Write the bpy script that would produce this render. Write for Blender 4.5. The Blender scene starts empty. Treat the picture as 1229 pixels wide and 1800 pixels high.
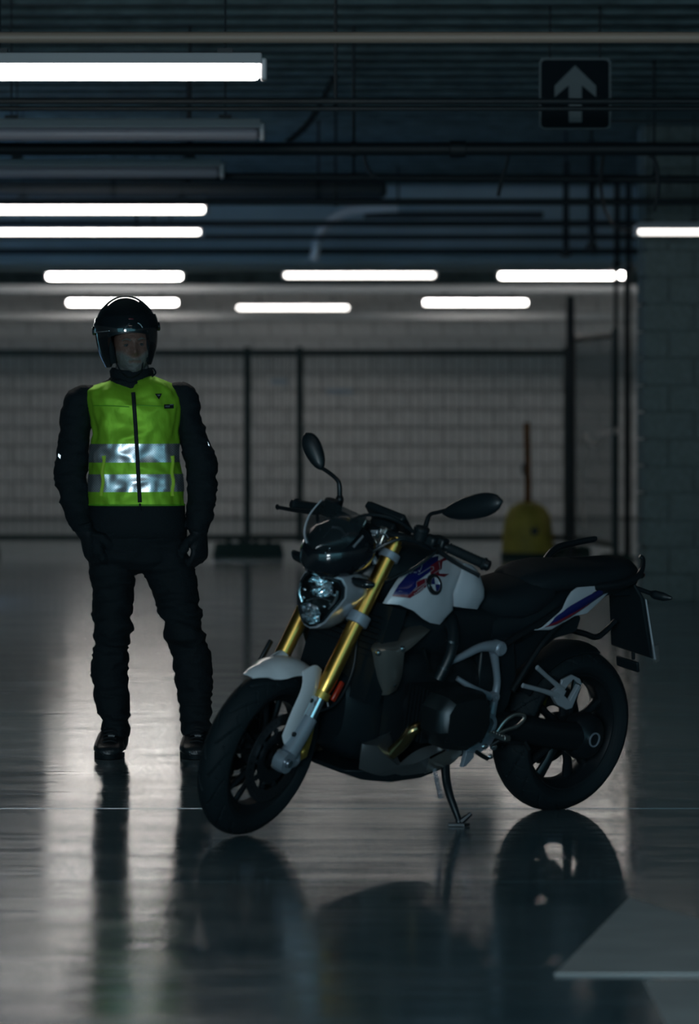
import bpy, bmesh, math, random
import numpy as np
from mathutils import Vector, Matrix, noise
from mathutils.bvhtree import BVHTree

random.seed(7)
PI = math.pi
SC = bpy.context.scene
COL = SC.collection

# ---------------------------------------------------------------- camera
F = 7800.0; CZ = 1.42; CX = 614.5; HY = 740.0
cd = bpy.data.cameras.new('camera')
cam = bpy.data.objects.new('camera', cd); COL.objects.link(cam)
cam.location = (0, 0, CZ); cam.rotation_euler = (PI/2, 0, 0)
cd.sensor_fit = 'VERTICAL'; cd.sensor_height = 36.0; cd.sensor_width = 36.0
cd.lens = F/1800*36
cd.shift_y = -160.0/1800
cd.clip_end = 300
cd.dof.use_dof = True; cd.dof.focus_distance = 17.6; cd.dof.aperture_fstop = 3.3
SC.camera = cam
# ---------------------------------------------------------------- world, exposure
SC.view_settings.view_transform = 'Standard'
SC.view_settings.look = 'None'
SC.view_settings.gamma = 1.0
SC.view_settings.exposure = 0.0
SC.view_settings.use_curve_mapping = False
world = bpy.data.worlds.new('world'); SC.world = world
world.use_nodes = True
bg = world.node_tree.nodes['Background']
bg.inputs[0].default_value = (0.22, 0.60, 0.76, 1); bg.inputs[1].default_value = 1.35
# ---------------------------------------------------------------- daylight behind the camera, added blue spot
def area(name, loc, target, sx, sy, power, col):
    l = bpy.data.lights.new(name, 'AREA'); l.shape = 'RECTANGLE'; l.size = sx; l.size_y = sy
    l.energy = power; l.color = col
    o = bpy.data.objects.new(name, l); COL.objects.link(o); o.location = loc
    o.rotation_euler = (Vector(target)-Vector(loc)).to_track_quat('-Z', 'Y').to_euler()
    return o
area('gateway_daylight', (-2.6, -7, 2.3), (0, 17, 1.0), 3.2, 1.6, 760, (0.78, 0.91, 1.0))
sl = bpy.data.lights.new('added_blue_floor_spot', 'SPOT'); sl.energy = 5500; sl.color = (.38, .58, 1.0); sl.spot_size = math.radians(94); sl.spot_blend = .8; sl.shadow_soft_size = .15  # unseen spot added to cast a bluish patch on the left floor
so = bpy.data.objects.new('added_blue_floor_spot', sl); COL.objects.link(so); so.location = (-6.3, 34.3, 3.6)
so.rotation_euler = (Vector((-6.2, 34.3, 0))-Vector(so.location)).to_track_quat('-Z', 'Y').to_euler()
LAMP = 21.0     # tube luminance

# ---------------------------------------------------------------- materials
def mat(name, col, rough=0.5, metal=0.0, coat=0.0, spec=0.5, bump=0.0, bscale=60, var=0.0, alpha=1.0, trans=0.0, emit=None, estr=0, bstretch=(1, 1, 1), coords='Object', rvar=0.0):
    m = bpy.data.materials.new(name); m.use_nodes = True
    nt = m.node_tree; b = nt.nodes['Principled BSDF']
    b.inputs['Base Color'].default_value = (*col, 1)
    b.inputs['Roughness'].default_value = rough
    b.inputs['Metallic'].default_value = metal
    b.inputs['Coat Weight'].default_value = coat
    b.inputs['Coat Roughness'].default_value = 0.06
    b.inputs['Specular IOR Level'].default_value = spec
    b.inputs['Alpha'].default_value = alpha
    b.inputs['Transmission Weight'].default_value = trans
    if emit:
        b.inputs['Emission Color'].default_value = (*emit, 1); b.inputs['Emission Strength'].default_value = estr
    if bump or var or rvar:
        tc = nt.nodes.new('ShaderNodeTexCoord'); mp = nt.nodes.new('ShaderNodeMapping')
        mp.inputs['Scale'].default_value = bstretch
        nt.links.new(tc.outputs[coords], mp.inputs[0])
        n = nt.nodes.new('ShaderNodeTexNoise'); n.inputs['Scale'].default_value = bscale
        n.inputs['Detail'].default_value = 5
        nt.links.new(mp.outputs[0], n.inputs['Vector'])
        if bump:
            bp = nt.nodes.new('ShaderNodeBump'); bp.inputs['Strength'].default_value = bump
            bp.inputs['Distance'].default_value = 0.01
            nt.links.new(n.outputs['Fac'], bp.inputs['Height']); nt.links.new(bp.outputs[0], b.inputs['Normal'])
        if var:
            r = nt.nodes.new('ShaderNodeValToRGB')
            r.color_ramp.elements[0].position = 0.3; r.color_ramp.elements[1].position = 0.7
            r.color_ramp.elements[0].color = (*[c*(1-var) for c in col], 1)
            r.color_ramp.elements[1].color = (*[min(1, c*(1+var)) for c in col], 1)
            nt.links.new(n.outputs['Fac'], r.inputs[0]); nt.links.new(r.outputs[0], b.inputs['Base Color'])
        if rvar:
            mr = nt.nodes.new('ShaderNodeMapRange'); mr.inputs[1].default_value = .3; mr.inputs[2].default_value = .7
            mr.inputs[3].default_value = rough*(1-rvar); mr.inputs[4].default_value = rough*(1+rvar)
            nt.links.new(n.outputs['Fac'], mr.inputs[0]); nt.links.new(mr.outputs[0], b.inputs['Roughness'])
    return m

M_ = dict(
    black=mat('satin_black_plastic', (.007, .014, .018), .42),
    gloss=mat('gloss_black', (.008, .012, .016), .12, coat=.6),
    rubber=mat('tyre_rubber', (.007, .015, .019), .7, spec=.3, bump=.2, bscale=300),
    seat=mat('seat_vinyl', (.010, .018, .023), .7, spec=.25, bump=.3, bscale=400),
    darkmetal=mat('dark_metal', (.030, .040, .045), .38, metal=.7),
    blackmetal=mat('black_coated_metal', (.012, .018, .022), .35, metal=.3),
    frame=mat('grey_painted_frame', (.30, .36, .42), .42, metal=.35, bump=.1, bscale=200),
    alu=mat('brushed_aluminium', (.60, .60, .57), .30, metal=1, bump=.05, bscale=200),
    titan=mat('satin_titanium_plastic', (.42, .42, .39), .30, metal=.85),
    pan=mat('satin_grey_pan', (.22, .24, .25), .30, metal=.75),
    chrome=mat('chrome', (.85, .87, .9), .06, metal=1),
    gold=mat('gold_anodised', (.80, .46, .11), .30, metal=1),
    golddull=mat('gold_caliper', (.50, .36, .08), .4, metal=.7),
    white=mat('light_white_paint', (.58, .64, .70), .30, coat=.7),
    fender=mat('pale_fender_paint', (.80, .84, .88), .30, coat=.7),
    silver=mat('pale_silver_paint', (.42, .47, .52), .28, metal=.3, coat=.6),
    blue=mat('blue_print', (.005, .012, .12), .35, coat=.4),
    red=mat('red_print', (.16, .012, .025), .35, coat=.4),
    lens=mat('clear_lens', (.95, .98, 1), .02, trans=1, alpha=.18),
    smoke=mat('smoked_screen', (.02, .03, .035), .12, alpha=.55, spec=.25),
    amber=mat('amber_lens', (.5, .12, .02), .2, coat=.5),
    redlens=mat('red_lens', (.45, .03, .01), .25),
    header=mat('bronzed_header_pipe', (.45, .33, .16), .25, metal=1),
    disc=mat('brake_disc_steel', (.10, .11, .12), .4, metal=.9),
    jacket=mat('black_textile', (.010, .017, .021), .75, spec=.2, bump=.4, bscale=160),
    glove=mat('black_leather', (.010, .016, .020), .55, spec=.3, bump=.3, bscale=220),
    boot=mat('black_boot_leather', (.012, .018, .022), .35, bump=.2, bscale=150),
    skin=mat('weathered_skin', (.20, .12, .095), .55, bump=.3, bscale=120, var=.15),
    beard=mat('grey_beard', (.20, .20, .19), .8, bump=1, bscale=260),
    vest=mat('fluorescent_green_textile', (.36, .78, .045), .55, metal=.45, bump=.25, bscale=26, bstretch=(1.5, 1, .8)),
    binding=mat('vest_binding', (.15, .5, .02), .6),
    strap=mat('yellow_green_strap', (.45, .75, .04), .6),
    helmet=mat('gloss_black_helmet', (.006, .010, .013), .08, coat=1),
    visor=mat('dark_visor', (.01, .016, .02), .04, coat=1),
    pipe=mat('dark_sprinkler_pipe', (.014, .024, .030), .55),
    conduit=mat('pale_grey_conduit', (.30, .23, .18), .5),
    duct=mat('grey_duct', (.05, .062, .068), .5),
    whitepipe=mat('white_pipe', (.95, .96, .97), .35),
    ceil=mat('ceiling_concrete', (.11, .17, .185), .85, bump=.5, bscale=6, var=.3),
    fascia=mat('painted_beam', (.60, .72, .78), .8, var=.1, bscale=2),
    lampbody=mat('lamp_channel', (.62, .62, .64), .35),
    fence=mat('dark_green_steel', (.02, .045, .045), .5),
    zinc=mat('zinc_wire', (.12, .14, .14), .5, metal=.6),
    base=mat('recycled_rubber_foot', (.02, .05, .045), .8, bump=.4, bscale=30),
    yellow=mat('worn_yellow_paint', (.46, .37, .06), .6, var=.25, bscale=5, bump=.2),
    rust=mat('rusty_pole', (.22, .09, .03), .8, var=.4, bscale=12),
    tape=mat('pale_plastic_tape', (.92, .84, .78), .5),
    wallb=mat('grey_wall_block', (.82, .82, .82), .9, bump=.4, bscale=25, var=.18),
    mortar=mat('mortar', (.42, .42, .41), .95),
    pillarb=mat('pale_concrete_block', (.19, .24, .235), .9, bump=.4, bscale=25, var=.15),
    paint=mat('white_floor_paint', (.85, .86, .85), .40, var=.12, bscale=3),
    signblue=mat('dark_sign_face', (.006, .014, .020), .7, spec=.1),
    signwhite=mat('sign_white', (.10, .14, .155), .5),
    paper=mat('pale_notice', (.55, .60, .66), .7),
    steelpost=mat('dark_steel_post', (.015, .025, .03), .5),
)
def tube_mat(name, k):
    m = bpy.data.materials.new(name); m.use_nodes = True
    b = m.node_tree.nodes['Principled BSDF']
    b.inputs['Base Color'].default_value = (.9, .9, .9, 1)
    b.inputs['Emission Color'].default_value = (1.0, .95, .89, 1)
    b.inputs['Emission Strength'].default_value = LAMP*k
    return m
M_['tube'] = tube_mat('lit_tube', 1)
M_['tube_bright'] = tube_mat('bright_lit_tube', .95)
M_['tube_faint'] = tube_mat('faint_lit_tube', .085)
M_['tube_low'] = tube_mat('low_lit_tube', .10)
M_['tube_soft'] = tube_mat('soft_lit_tube', .24)
M_['tube_dim'] = tube_mat('dim_lit_tube', .50)
M_['tubeoff'] = mat('unlit_tube', (.55, .52, .58), .3)

def floor_mat(name, FLOOR_R, FLOOR_B):
    m = bpy.data.materials.new(name); m.use_nodes = True
    nt = m.node_tree; L = nt.links.new; b = nt.nodes['Principled BSDF']
    tc = nt.nodes.new('ShaderNodeNewGeometry')
    def noi(sc, scale, det=4):
        mp = nt.nodes.new('ShaderNodeMapping'); mp.inputs['Scale'].default_value = sc
        L(tc.outputs['Position'], mp.inputs[0])
        n = nt.nodes.new('ShaderNodeTexNoise'); n.inputs['Scale'].default_value = scale; n.inputs['Detail'].default_value = det
        L(mp.outputs[0], n.inputs['Vector']); return n
    n1 = noi((.25, 1, 1), 1.1, 6)
    r = nt.nodes.new('ShaderNodeValToRGB')
    r.color_ramp.elements[0].position = .3; r.color_ramp.elements[1].position = .72
    r.color_ramp.elements[0].color = (.125, .225, .26, 1); r.color_ramp.elements[1].color = (.27, .35, .38, 1)
    L(n1.outputs['Fac'], r.inputs[0]); L(r.outputs[0], b.inputs['Base Color'])
    n2 = noi((.5, 1, 1), 3.0, 6)
    mr = nt.nodes.new('ShaderNodeMapRange'); mr.inputs[1].default_value = .3; mr.inputs[2].default_value = .7
    mr.inputs[3].default_value = FLOOR_R[0]; mr.inputs[4].default_value = FLOOR_R[1]
    L(n2.outputs['Fac'], mr.inputs[0]); L(mr.outputs[0], b.inputs['Roughness'])
    n3 = noi((.10, 1, 1), 6, 8)
    bp = nt.nodes.new('ShaderNodeBump'); bp.inputs['Strength'].default_value = FLOOR_B; bp.inputs['Distance'].default_value = .01
    L(n3.outputs['Fac'], bp.inputs['Height']); L(bp.outputs[0], b.inputs['Normal'])
    b.inputs['Specular IOR Level'].default_value = .62
    return m
M_['floor'] = floor_mat('polished_concrete', (.075, .16), .30)
M_['floor2'] = floor_mat('worn_concrete', (.10, .19), .22)

# ---------------------------------------------------------------- mesh helpers
def tag(o, label=None, cat=None, group=None, kind=None):
    if label: o['label'] = label
    if cat: o['category'] = cat
    if group: o['group'] = group
    if kind: o['kind'] = kind
    return o
def empty(name, loc=(0, 0, 0), label=None, cat=None, group=None, kind=None, parent=None):
    o = bpy.data.objects.new(name, None); COL.objects.link(o); o.location = loc
    o.empty_display_size = .1
    if parent: o.parent = parent
    return tag(o, label, cat, group, kind)
def catmull(pts, n=6):
    P = [Vector(p) for p in pts]
    if len(P) < 3: return P
    out = []
    for i in range(len(P)-1):
        p0 = P[max(i-1, 0)]; p1 = P[i]; p2 = P[i+1]; p3 = P[min(i+2, len(P)-1)]
        for k in range(n):
            t = k/n
            out.append(.5*((2*p1)+(p2-p0)*t+(2*p0-5*p1+4*p2-p3)*t*t+(-p0+3*p1-3*p2+p3)*t**3))
    out.append(P[-1]); return out
def resample(pts, n):
    P = [Vector(p) for p in pts]
    d = [0]
    for a, b in zip(P, P[1:]): d.append(d[-1]+(b-a).length)
    out = []; j = 0
    for i in range(n):
        t = d[-1]*i/(n-1)
        while j < len(d)-2 and d[j+1] < t: j += 1
        s = (t-d[j])/max(1e-9, d[j+1]-d[j]); out.append(P[j].lerp(P[j+1], min(1, max(0, s))))
    return out
class MB:
    def __init__(s, xf=None): s.v = []; s.f = []; s.xf = xf; s.mi = []
    def add(s, vs, fs, mi=0):
        o = len(s.v)
        s.v += [tuple(p) for p in vs]; s.f += [tuple(i+o for i in f) for f in fs]; s.mi += [mi]*len(fs); return s
    def loft(s, rings, caps=True, closed=False, wrap=True):
        n = len(rings[0]); vs = [p for r in rings for p in r]; fs = []
        m = len(rings)
        for i in range(m if closed else m-1):
            a = i*n; b = ((i+1) % m)*n
            for k in range(n if wrap else n-1):
                k2 = (k+1) % n
                fs.append((a+k, a+k2, b+k2, b+k))
        if caps and not closed:
            fs.append(tuple(range(n-1, -1, -1))); fs.append(tuple((m-1)*n+k for k in range(n)))
        return s.add(vs, fs)
    def tube(s, pts, r, seg=12, smooth=True, n=6, flat=1.0, up=None):
        k0 = len(pts)
        if smooth and k0 > 2:
            P = catmull(pts, n)
            if isinstance(r, (list, tuple)):
                R = []
                for i in range(k0-1):
                    for k in range(n): R.append(r[i]+(r[i+1]-r[i])*k/n)
                R.append(r[-1])
            else: R = [r]*len(P)
        else:
            P = [Vector(p) for p in pts]; R = list(r) if isinstance(r, (list, tuple)) else [r]*len(P)
        rings = []; nrm = None
        for i, p in enumerate(P):
            t = (P[min(i+1, len(P)-1)]-P[max(i-1, 0)]).normalized()
            if nrm is None:
                a = Vector(up) if up else (Vector((0, 0, 1)) if abs(t.z) < .9 else Vector((0, 1, 0)))
                nrm = (a-t*a.dot(t)).normalized()
            else: nrm = (nrm-t*nrm.dot(t)).normalized()
            bn = t.cross(nrm)
            rings.append([p+(nrm*math.cos(2*PI*k/seg)+bn*math.sin(2*PI*k/seg)*flat)*R[i] for k in range(seg)])
        return s.loft(rings)
    def lathe(s, prof, c, axis=(0, 1, 0), seg=32, closed=False, caps=False):
        ax_ = Vector(axis).normalized(); a = Vector((1, 0, 0)) if abs(ax_.x) < .9 else Vector((0, 0, 1))
        e1 = (a-ax_*a.dot(ax_)).normalized(); e2 = ax_.cross(e1); c = Vector(c)
        rings = [[c+ax_*h+(e1*math.cos(2*PI*k/seg)+e2*math.sin(2*PI*k/seg))*r for k in range(seg)] for r, h in prof]
        return s.loft(rings, caps=caps, closed=closed)
    def box(s, c, size, rot=None, taper=1.0):
        x, y, z = [d/2 for d in size]; R = Matrix.Rotation(0, 3, 'X') if rot is None else rot
        vs = [Vector(c)+R@Vector((sx*x*(taper if sz > 0 else 1), sy*y*(taper if sz > 0 else 1), sz*z)) for sx, sy, sz in
              ((-1, -1, -1), (1, -1, -1), (1, 1, -1), (-1, 1, -1), (-1, -1, 1), (1, -1, 1), (1, 1, 1), (-1, 1, 1))]
        return s.add(vs, [(0, 3, 2, 1), (4, 5, 6, 7), (0, 1, 5, 4), (1, 2, 6, 5), (2, 3, 7, 6), (3, 0, 4, 7)])
    def slab(s, poly, v0, v1, axis=1):
        """poly: list of (u,w) ; extruded along local v from v0 to v1; per-vertex v allowed (u,w,dv)"""
        n = len(poly); A = []; B = []
        for p in poly:
            A.append((p[0], v0, p[1])); B.append((p[0], v1, p[1]))
        return s.add(A+B, [tuple(range(n)), tuple(range(2*n-1, n-1, -1))]+[(i, i+n, (i+1) % n+n, (i+1) % n) for i in range(n)])
    def plate(s, pts, nrm, th):
        """3D outline with thickness"""
        n = len(pts); N = Vector(nrm).normalized()*th
        A = [Vector(p) for p in pts]; B = [p+N for p in A]
        return s.add(A+B, [tuple(range(n)), tuple(range(2*n-1, n-1, -1))]+[(i, i+n, (i+1) % n+n, (i+1) % n) for i in range(n)])
    def coons(s, bot, top, lef, rig, nu=14, nv=10, bulge=0.0, bdir=(0, 1, 0), th=0.004, smooth=True):
        f = (lambda q, n: resample(catmull(q, 5), n)) if smooth else resample
        B = f(bot, nu); T = f(top, nu); L_ = f(lef, nv); R_ = f(rig, nv); bd = Vector(bdir)
        G = []
        for j in range(nv):
            t = j/(nv-1)
            for i in range(nu):
                q = i/(nu-1)
                p = (1-t)*B[i]+t*T[i]+(1-q)*L_[j]+q*R_[j]-((1-q)*(1-t)*B[0]+q*(1-t)*B[-1]+(1-q)*t*T[0]+q*t*T[-1])
                G.append(p+bd*bulge*(4*q*(1-q))**.7*(4*t*(1-t))**.7)
        fs = []
        for j in range(nv-1):
            for i in range(nu-1):
                a = j*nu+i; fs.append((a, a+1, a+nu+1, a+nu))
        n = len(G); bk = [p-bd*th for p in G]
        fb = [tuple(x+n for x in reversed(q)) for q in fs]
        rim = [i for i in range(nu)]+[j*nu+nu-1 for j in range(1, nv)]+[(nv-1)*nu+i for i in range(nu-2, -1, -1)]+[j*nu for j in range(nv-2, 0, -1)]
        fr = [(rim[(k+1) % len(rim)], rim[k], rim[k]+n, rim[(k+1) % len(rim)]+n) for k in range(len(rim))]
        return s.add(G+bk, fs+fb+fr)
    def ell(s, c, r, seg=20, rot=None):
        rings = []; R = rot or Matrix.Identity(3)
        m = max(6, seg//2)
        for i in range(m+1):
            a = -PI/2+PI*i/m; cr = max(math.cos(a), .02)
            rings.append([Vector(c)+R@Vector((r[0]*cr*math.cos(2*PI*k/seg), r[1]*cr*math.sin(2*PI*k/seg), r[2]*math.sin(a))) for k in range(seg)])
        return s.loft(rings)
    def mirror(s):
        n = len(s.v); s.v += [(p[0], -p[1], p[2]) for p in s.v[:n]]
        s.f += [tuple(i+n for i in reversed(f)) for f in s.f]; s.mi += s.mi; return s
    def mesh(s, name):
        me = bpy.data.meshes.new(name)
        vs = [tuple(s.xf(Vector(p))) for p in s.v] if s.xf else s.v
        me.from_pydata(vs, [], s.f); me.validate(); return me
    def build(s, name, m, parent=None, bevel=0, bseg=2, sub=0, ang=38, fixn=True, label=None, cat=None, group=None, kind=None):
        me = s.mesh(name)
        if fixn:
            bm = bmesh.new(); bm.from_mesh(me); bmesh.ops.recalc_face_normals(bm, faces=bm.faces); bm.to_mesh(me); bm.free()
        for p in me.polygons: p.use_smooth = True
        me.set_sharp_from_angle(angle=math.radians(ang))
        ms = m if isinstance(m, (list, tuple)) else [m]
        for x in ms: me.materials.append(M_[x] if isinstance(x, str) else x)
        o = bpy.data.objects.new(name, me); COL.objects.link(o)
        if parent: o.parent = parent
        if bevel:
            b = o.modifiers.new('bevel', 'BEVEL'); b.width = bevel; b.segments = bseg; b.limit_method = 'ANGLE'; b.angle_limit = math.radians(35); b.harden_normals = False
        if sub:
            b = o.modifiers.new('sub', 'SUBSURF'); b.levels = sub; b.render_levels = sub
        return tag(o, label, cat, group, kind)
def strokes_polys(paths, w):
    """thick polylines -> list of quads in 2D"""
    out = []
    for P in paths:
        for a, b in zip(P, P[1:]):
            dx, dy = b[0]-a[0], b[1]-a[1]; l = math.hypot(dx, dy) or 1; nx, ny = -dy/l*w/2, dx/l*w/2
            ex, ey = dx/l*w*.3, dy/l*w*.3
            out.append([(a[0]-ex+nx, a[1]-ey+ny), (a[0]-ex-nx, a[1]-ey-ny), (b[0]+ex-nx, b[1]+ey-ny), (b[0]+ex+nx, b[1]+ey+ny)])
    return out

# ================================================================ SETTING
def X(px, D): return (px-CX)*D/F
def Z(py, D): return CZ-(py-HY)*D/F
def FL(px, py):
    D = CZ*F/(py-HY); return Vector((X(px, D), D, 0))
def floor_build():
    fl = MB().box((0, 28, -.14), (40, 80, .2)).build('floor', 'mortar', kind='structure')
    rows = [2.2, 5.9, 8.62, 11.27, 13.68, 16.27, 18.85, 21.4, 24, 26.6, 29.2, 31.8, 34.4, 37, 39.6, 42.2, 44.8, 47.4, 50, 52.6, 55.2, 57.8, 60.4, 64.2]
    cols = [-14.9, -9.9, -5.4, 5.2, 9.9, 14.9]
    rnd = random.Random(3)
    g = .0025
    for j in range(len(rows)-1):
        for i in range(len(cols)-1):
            x0, x1, y0, y1 = cols[i]+g, cols[i+1]-g, rows[j]+g, rows[j+1]-g
            near = rows[j] < 22
            t = rnd.uniform(-.0003, .0003)
            if j == 3: t = .0012           # the slab in front of the joint dips a little
            if j == 4: t = -.0004
            zc = [-(y1-y0)/2*t, (y1-y0)/2*t]
            zt = -max(zc) if near else -max(zc)
            vs = [(x0, y0, -.05), (x1, y0, -.05), (x1, y1, -.05), (x0, y1, -.05), (x0, y0, zt+zc[0]), (x1, y0, zt+zc[0]), (x1, y1, zt+zc[1]), (x0, y1, zt+zc[1])]
            MB().add(vs, [(0, 3, 2, 1), (4, 5, 6, 7), (0, 1, 5, 4), (1, 2, 6, 5), (2, 3, 7, 6), (3, 0, 4, 7)]).build('concrete_slab', 'floor2' if j <= 3 else 'floor', fl, fixn=False)
    # white direction arrow painted on the floor
    a = [FL(975, 1713), FL(1107, 1578)]
    ap = a[1]; bl = a[0]; br = Vector((1.34, bl.y, 0))
    sh = [Vector((br.x-.28, bl.y, 0)), Vector((bl.x+.22, bl.y, 0))]
    out = [ap, br, sh[0], Vector((sh[0].x, bl.y-2.4, 0)), Vector((sh[1].x, bl.y-2.4, 0)), sh[1], bl]
    m = MB().plate([p+Vector((0, 0, -.0008)) for p in [ap, br, bl]], (0, 0, 1), .0030)
    m.plate([Vector((sh[1].x, bl.y-.13, -.0008)), Vector((sh[0].x, bl.y-.13, -.0008)), Vector((sh[0].x, bl.y-2.4, -.0008)), Vector((sh[1].x, bl.y-2.4, -.0008))], (0, 0, 1), .003)
    m.build('floor_arrow', 'paint', None, label='worn white direction arrow painted on the polished floor at lower right', cat='floor marking')
floor_build()

CH = 3.82
def shell():
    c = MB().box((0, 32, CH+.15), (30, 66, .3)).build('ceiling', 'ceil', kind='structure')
    k = 0
    y = 20.2
    while y < 43.4:
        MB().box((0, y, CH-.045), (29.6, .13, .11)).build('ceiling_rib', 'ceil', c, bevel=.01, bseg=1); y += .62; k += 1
    # deep beam with a pale painted face
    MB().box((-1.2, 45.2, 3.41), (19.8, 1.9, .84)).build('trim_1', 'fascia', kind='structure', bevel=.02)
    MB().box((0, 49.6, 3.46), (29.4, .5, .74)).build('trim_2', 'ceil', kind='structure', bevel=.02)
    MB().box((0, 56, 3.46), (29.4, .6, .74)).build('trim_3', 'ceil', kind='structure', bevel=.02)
    # back wall of blocks
    YB = 64.2
    w = MB().box((0, YB+.35, 1.9), (30, .3, 3.9)).build('wall_back', 'mortar', kind='structure')
    bw, bh = .5, .26
    x0 = -5.4
    me = None
    for j in range(13):
        for i in range(22):
            xx = x0+i*bw+(bw/2 if j % 2 else 0)
            d = random.Random(i*31+j).uniform(-.006, .006)
            o = None
            if me is None:
                o = MB().box((0, 0, 0), (bw-.014, .10, bh-.014)).build('block', 'wallb', w, bevel=.006, bseg=1); me = o
            else:
                o = me.copy(); COL.objects.link(o)
            o.location = (xx, YB+.16+d, .02+bh/2+j*bh)
    # plain remainder of the wall on both sides
    MB().box((-10.15, YB+.16, 1.7), (9.0, .1, 3.4)).box((10.1, YB+.16, 1.7), (9.0, .1, 3.4)).build('side_stretch', 'wallb', w)
    # left wall with a doorway that lets daylight in, right wall
    m = MB().box((-15.1, 15.4, 1.9), (.3, 38, 3.9)).box((-15.1, 51, 1.9), (.3, 28, 3.9)).box((-15.1, 35.7, 3.3), (.3, 3, 1.2))
    m.build('wall_left', 'mortar', kind='structure')
    MB().box((15.1, 30.4, 1.9), (.3, 68, 3.9)).build('wall_right', 'mortar', kind='structure')
    # block pillar at right
    px0 = X(1131, 34.8); pw = 1.8
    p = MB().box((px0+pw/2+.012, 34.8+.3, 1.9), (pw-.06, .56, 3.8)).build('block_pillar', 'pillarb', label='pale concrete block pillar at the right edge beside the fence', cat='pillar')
    me = None
    bw, bh = .40, .212
    for j in range(18):
        off = -bw/2 if j % 2 else 0
        for i in range(6):
            a = px0+i*bw+off; b = a+bw
            a = max(a, px0); b = min(b, px0+pw)
            if b-a < .06: continue
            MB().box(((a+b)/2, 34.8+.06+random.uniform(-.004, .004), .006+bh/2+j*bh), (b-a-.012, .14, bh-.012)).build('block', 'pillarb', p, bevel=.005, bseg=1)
    for j in range(18):
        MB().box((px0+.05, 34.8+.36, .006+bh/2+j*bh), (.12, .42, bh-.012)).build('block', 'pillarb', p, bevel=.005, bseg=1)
shell()

# ---------------------------------------------------------------- services under the ceiling
def rod(x, y, z0, z1, r=.008, name='hanger_rod', parent=None, m='pipe'):
    return MB().tube([(x, y, z0), (x, y, z1)], r, 8).build(name, m, parent)
def cross_pipe(py, D, th_px, label, x0=-9, x1=9, m='pipe', name='sprinkler_pipe', hang=(), slope=0, grp=None, couplers=()):
    z = Z(py, D); r = th_px*D/F/2
    e = empty(name, (0, D, z), label, 'pipe', grp)
    MB().tube([(x0, 0, slope*x0), (x1, 0, slope*x1)], r, 14, smooth=False).build('pipe_run', m, e)
    for h in hang:
        hx = X(h, D)
        rod(hx, 0, r*.8, CH-z-.01, .009, parent=e)
        MB().lathe([(r*1.05, -.015), (r*1.25, -.015), (r*1.25, .015), (r*1.05, .015)], (hx, 0, 0), (1, 0, 0), 16, closed=True).build('pipe_clamp', m, e)
    for h in couplers:
        hx = X(h, D)
        MB().lathe([(r, -.05), (r*1.35, -.045), (r*1.35, .045), (r, .05)], (hx, 0, 0), (1, 0, 0), 16, caps=True).build('coupling', m, e)
    return e
cross_pipe(66, 15.6, 20, 'pale conduit crossing the top of the view, nearest of the ceiling pipes', m='conduit', name='pale_conduit', hang=(-300, 1400))
cross_pipe(178, 22.4, 11, 'thin dark ceiling pipe crossing in front of the arrow sign', hang=(-200, 1500))
cross_pipe(191, 22.6, 9, 'second thin dark ceiling pipe just under the one crossing the arrow sign', hang=(-200, 590, 1500))
cross_pipe(262, 25.9, 23, 'thick dark ceiling pipe just below the arrow sign', hang=(334, 622), couplers=(805,))
cross_pipe(312, 28.8, 14, 'dark ceiling pipe running along the top of the pale beam face', hang=(622, 330, 1150), slope=-.006)
cross_pipe(355, 31.8, 12, 'dark ceiling pipe in front of the pale beam face, just under the grey duct', hang=(590, 1040))
cross_pipe(393, 35.4, 11, 'dark ceiling pipe in front of the pale beam face, below the white elbow pipe top', hang=(995, 240))
cross_pipe(417, 37.9, 9, 'thin dark ceiling pipe across the middle of the pale beam face', hang=(1040, 270))
cross_pipe(442, 41.3, 10, 'lowest dark pipe crossing the pale beam face', hang=(995, 1045))
cross_pipe(508, 49.9, 16, 'pale pipe just under the nearer row of far lamps', m='whitepipe', name='pale_conduit', hang=(300, 900))
cross_pipe(556, 60.4, 13, 'pale pipe high on the back wall under the farthest lamps', m='whitepipe', name='pale_conduit', hang=(300, 900))
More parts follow.
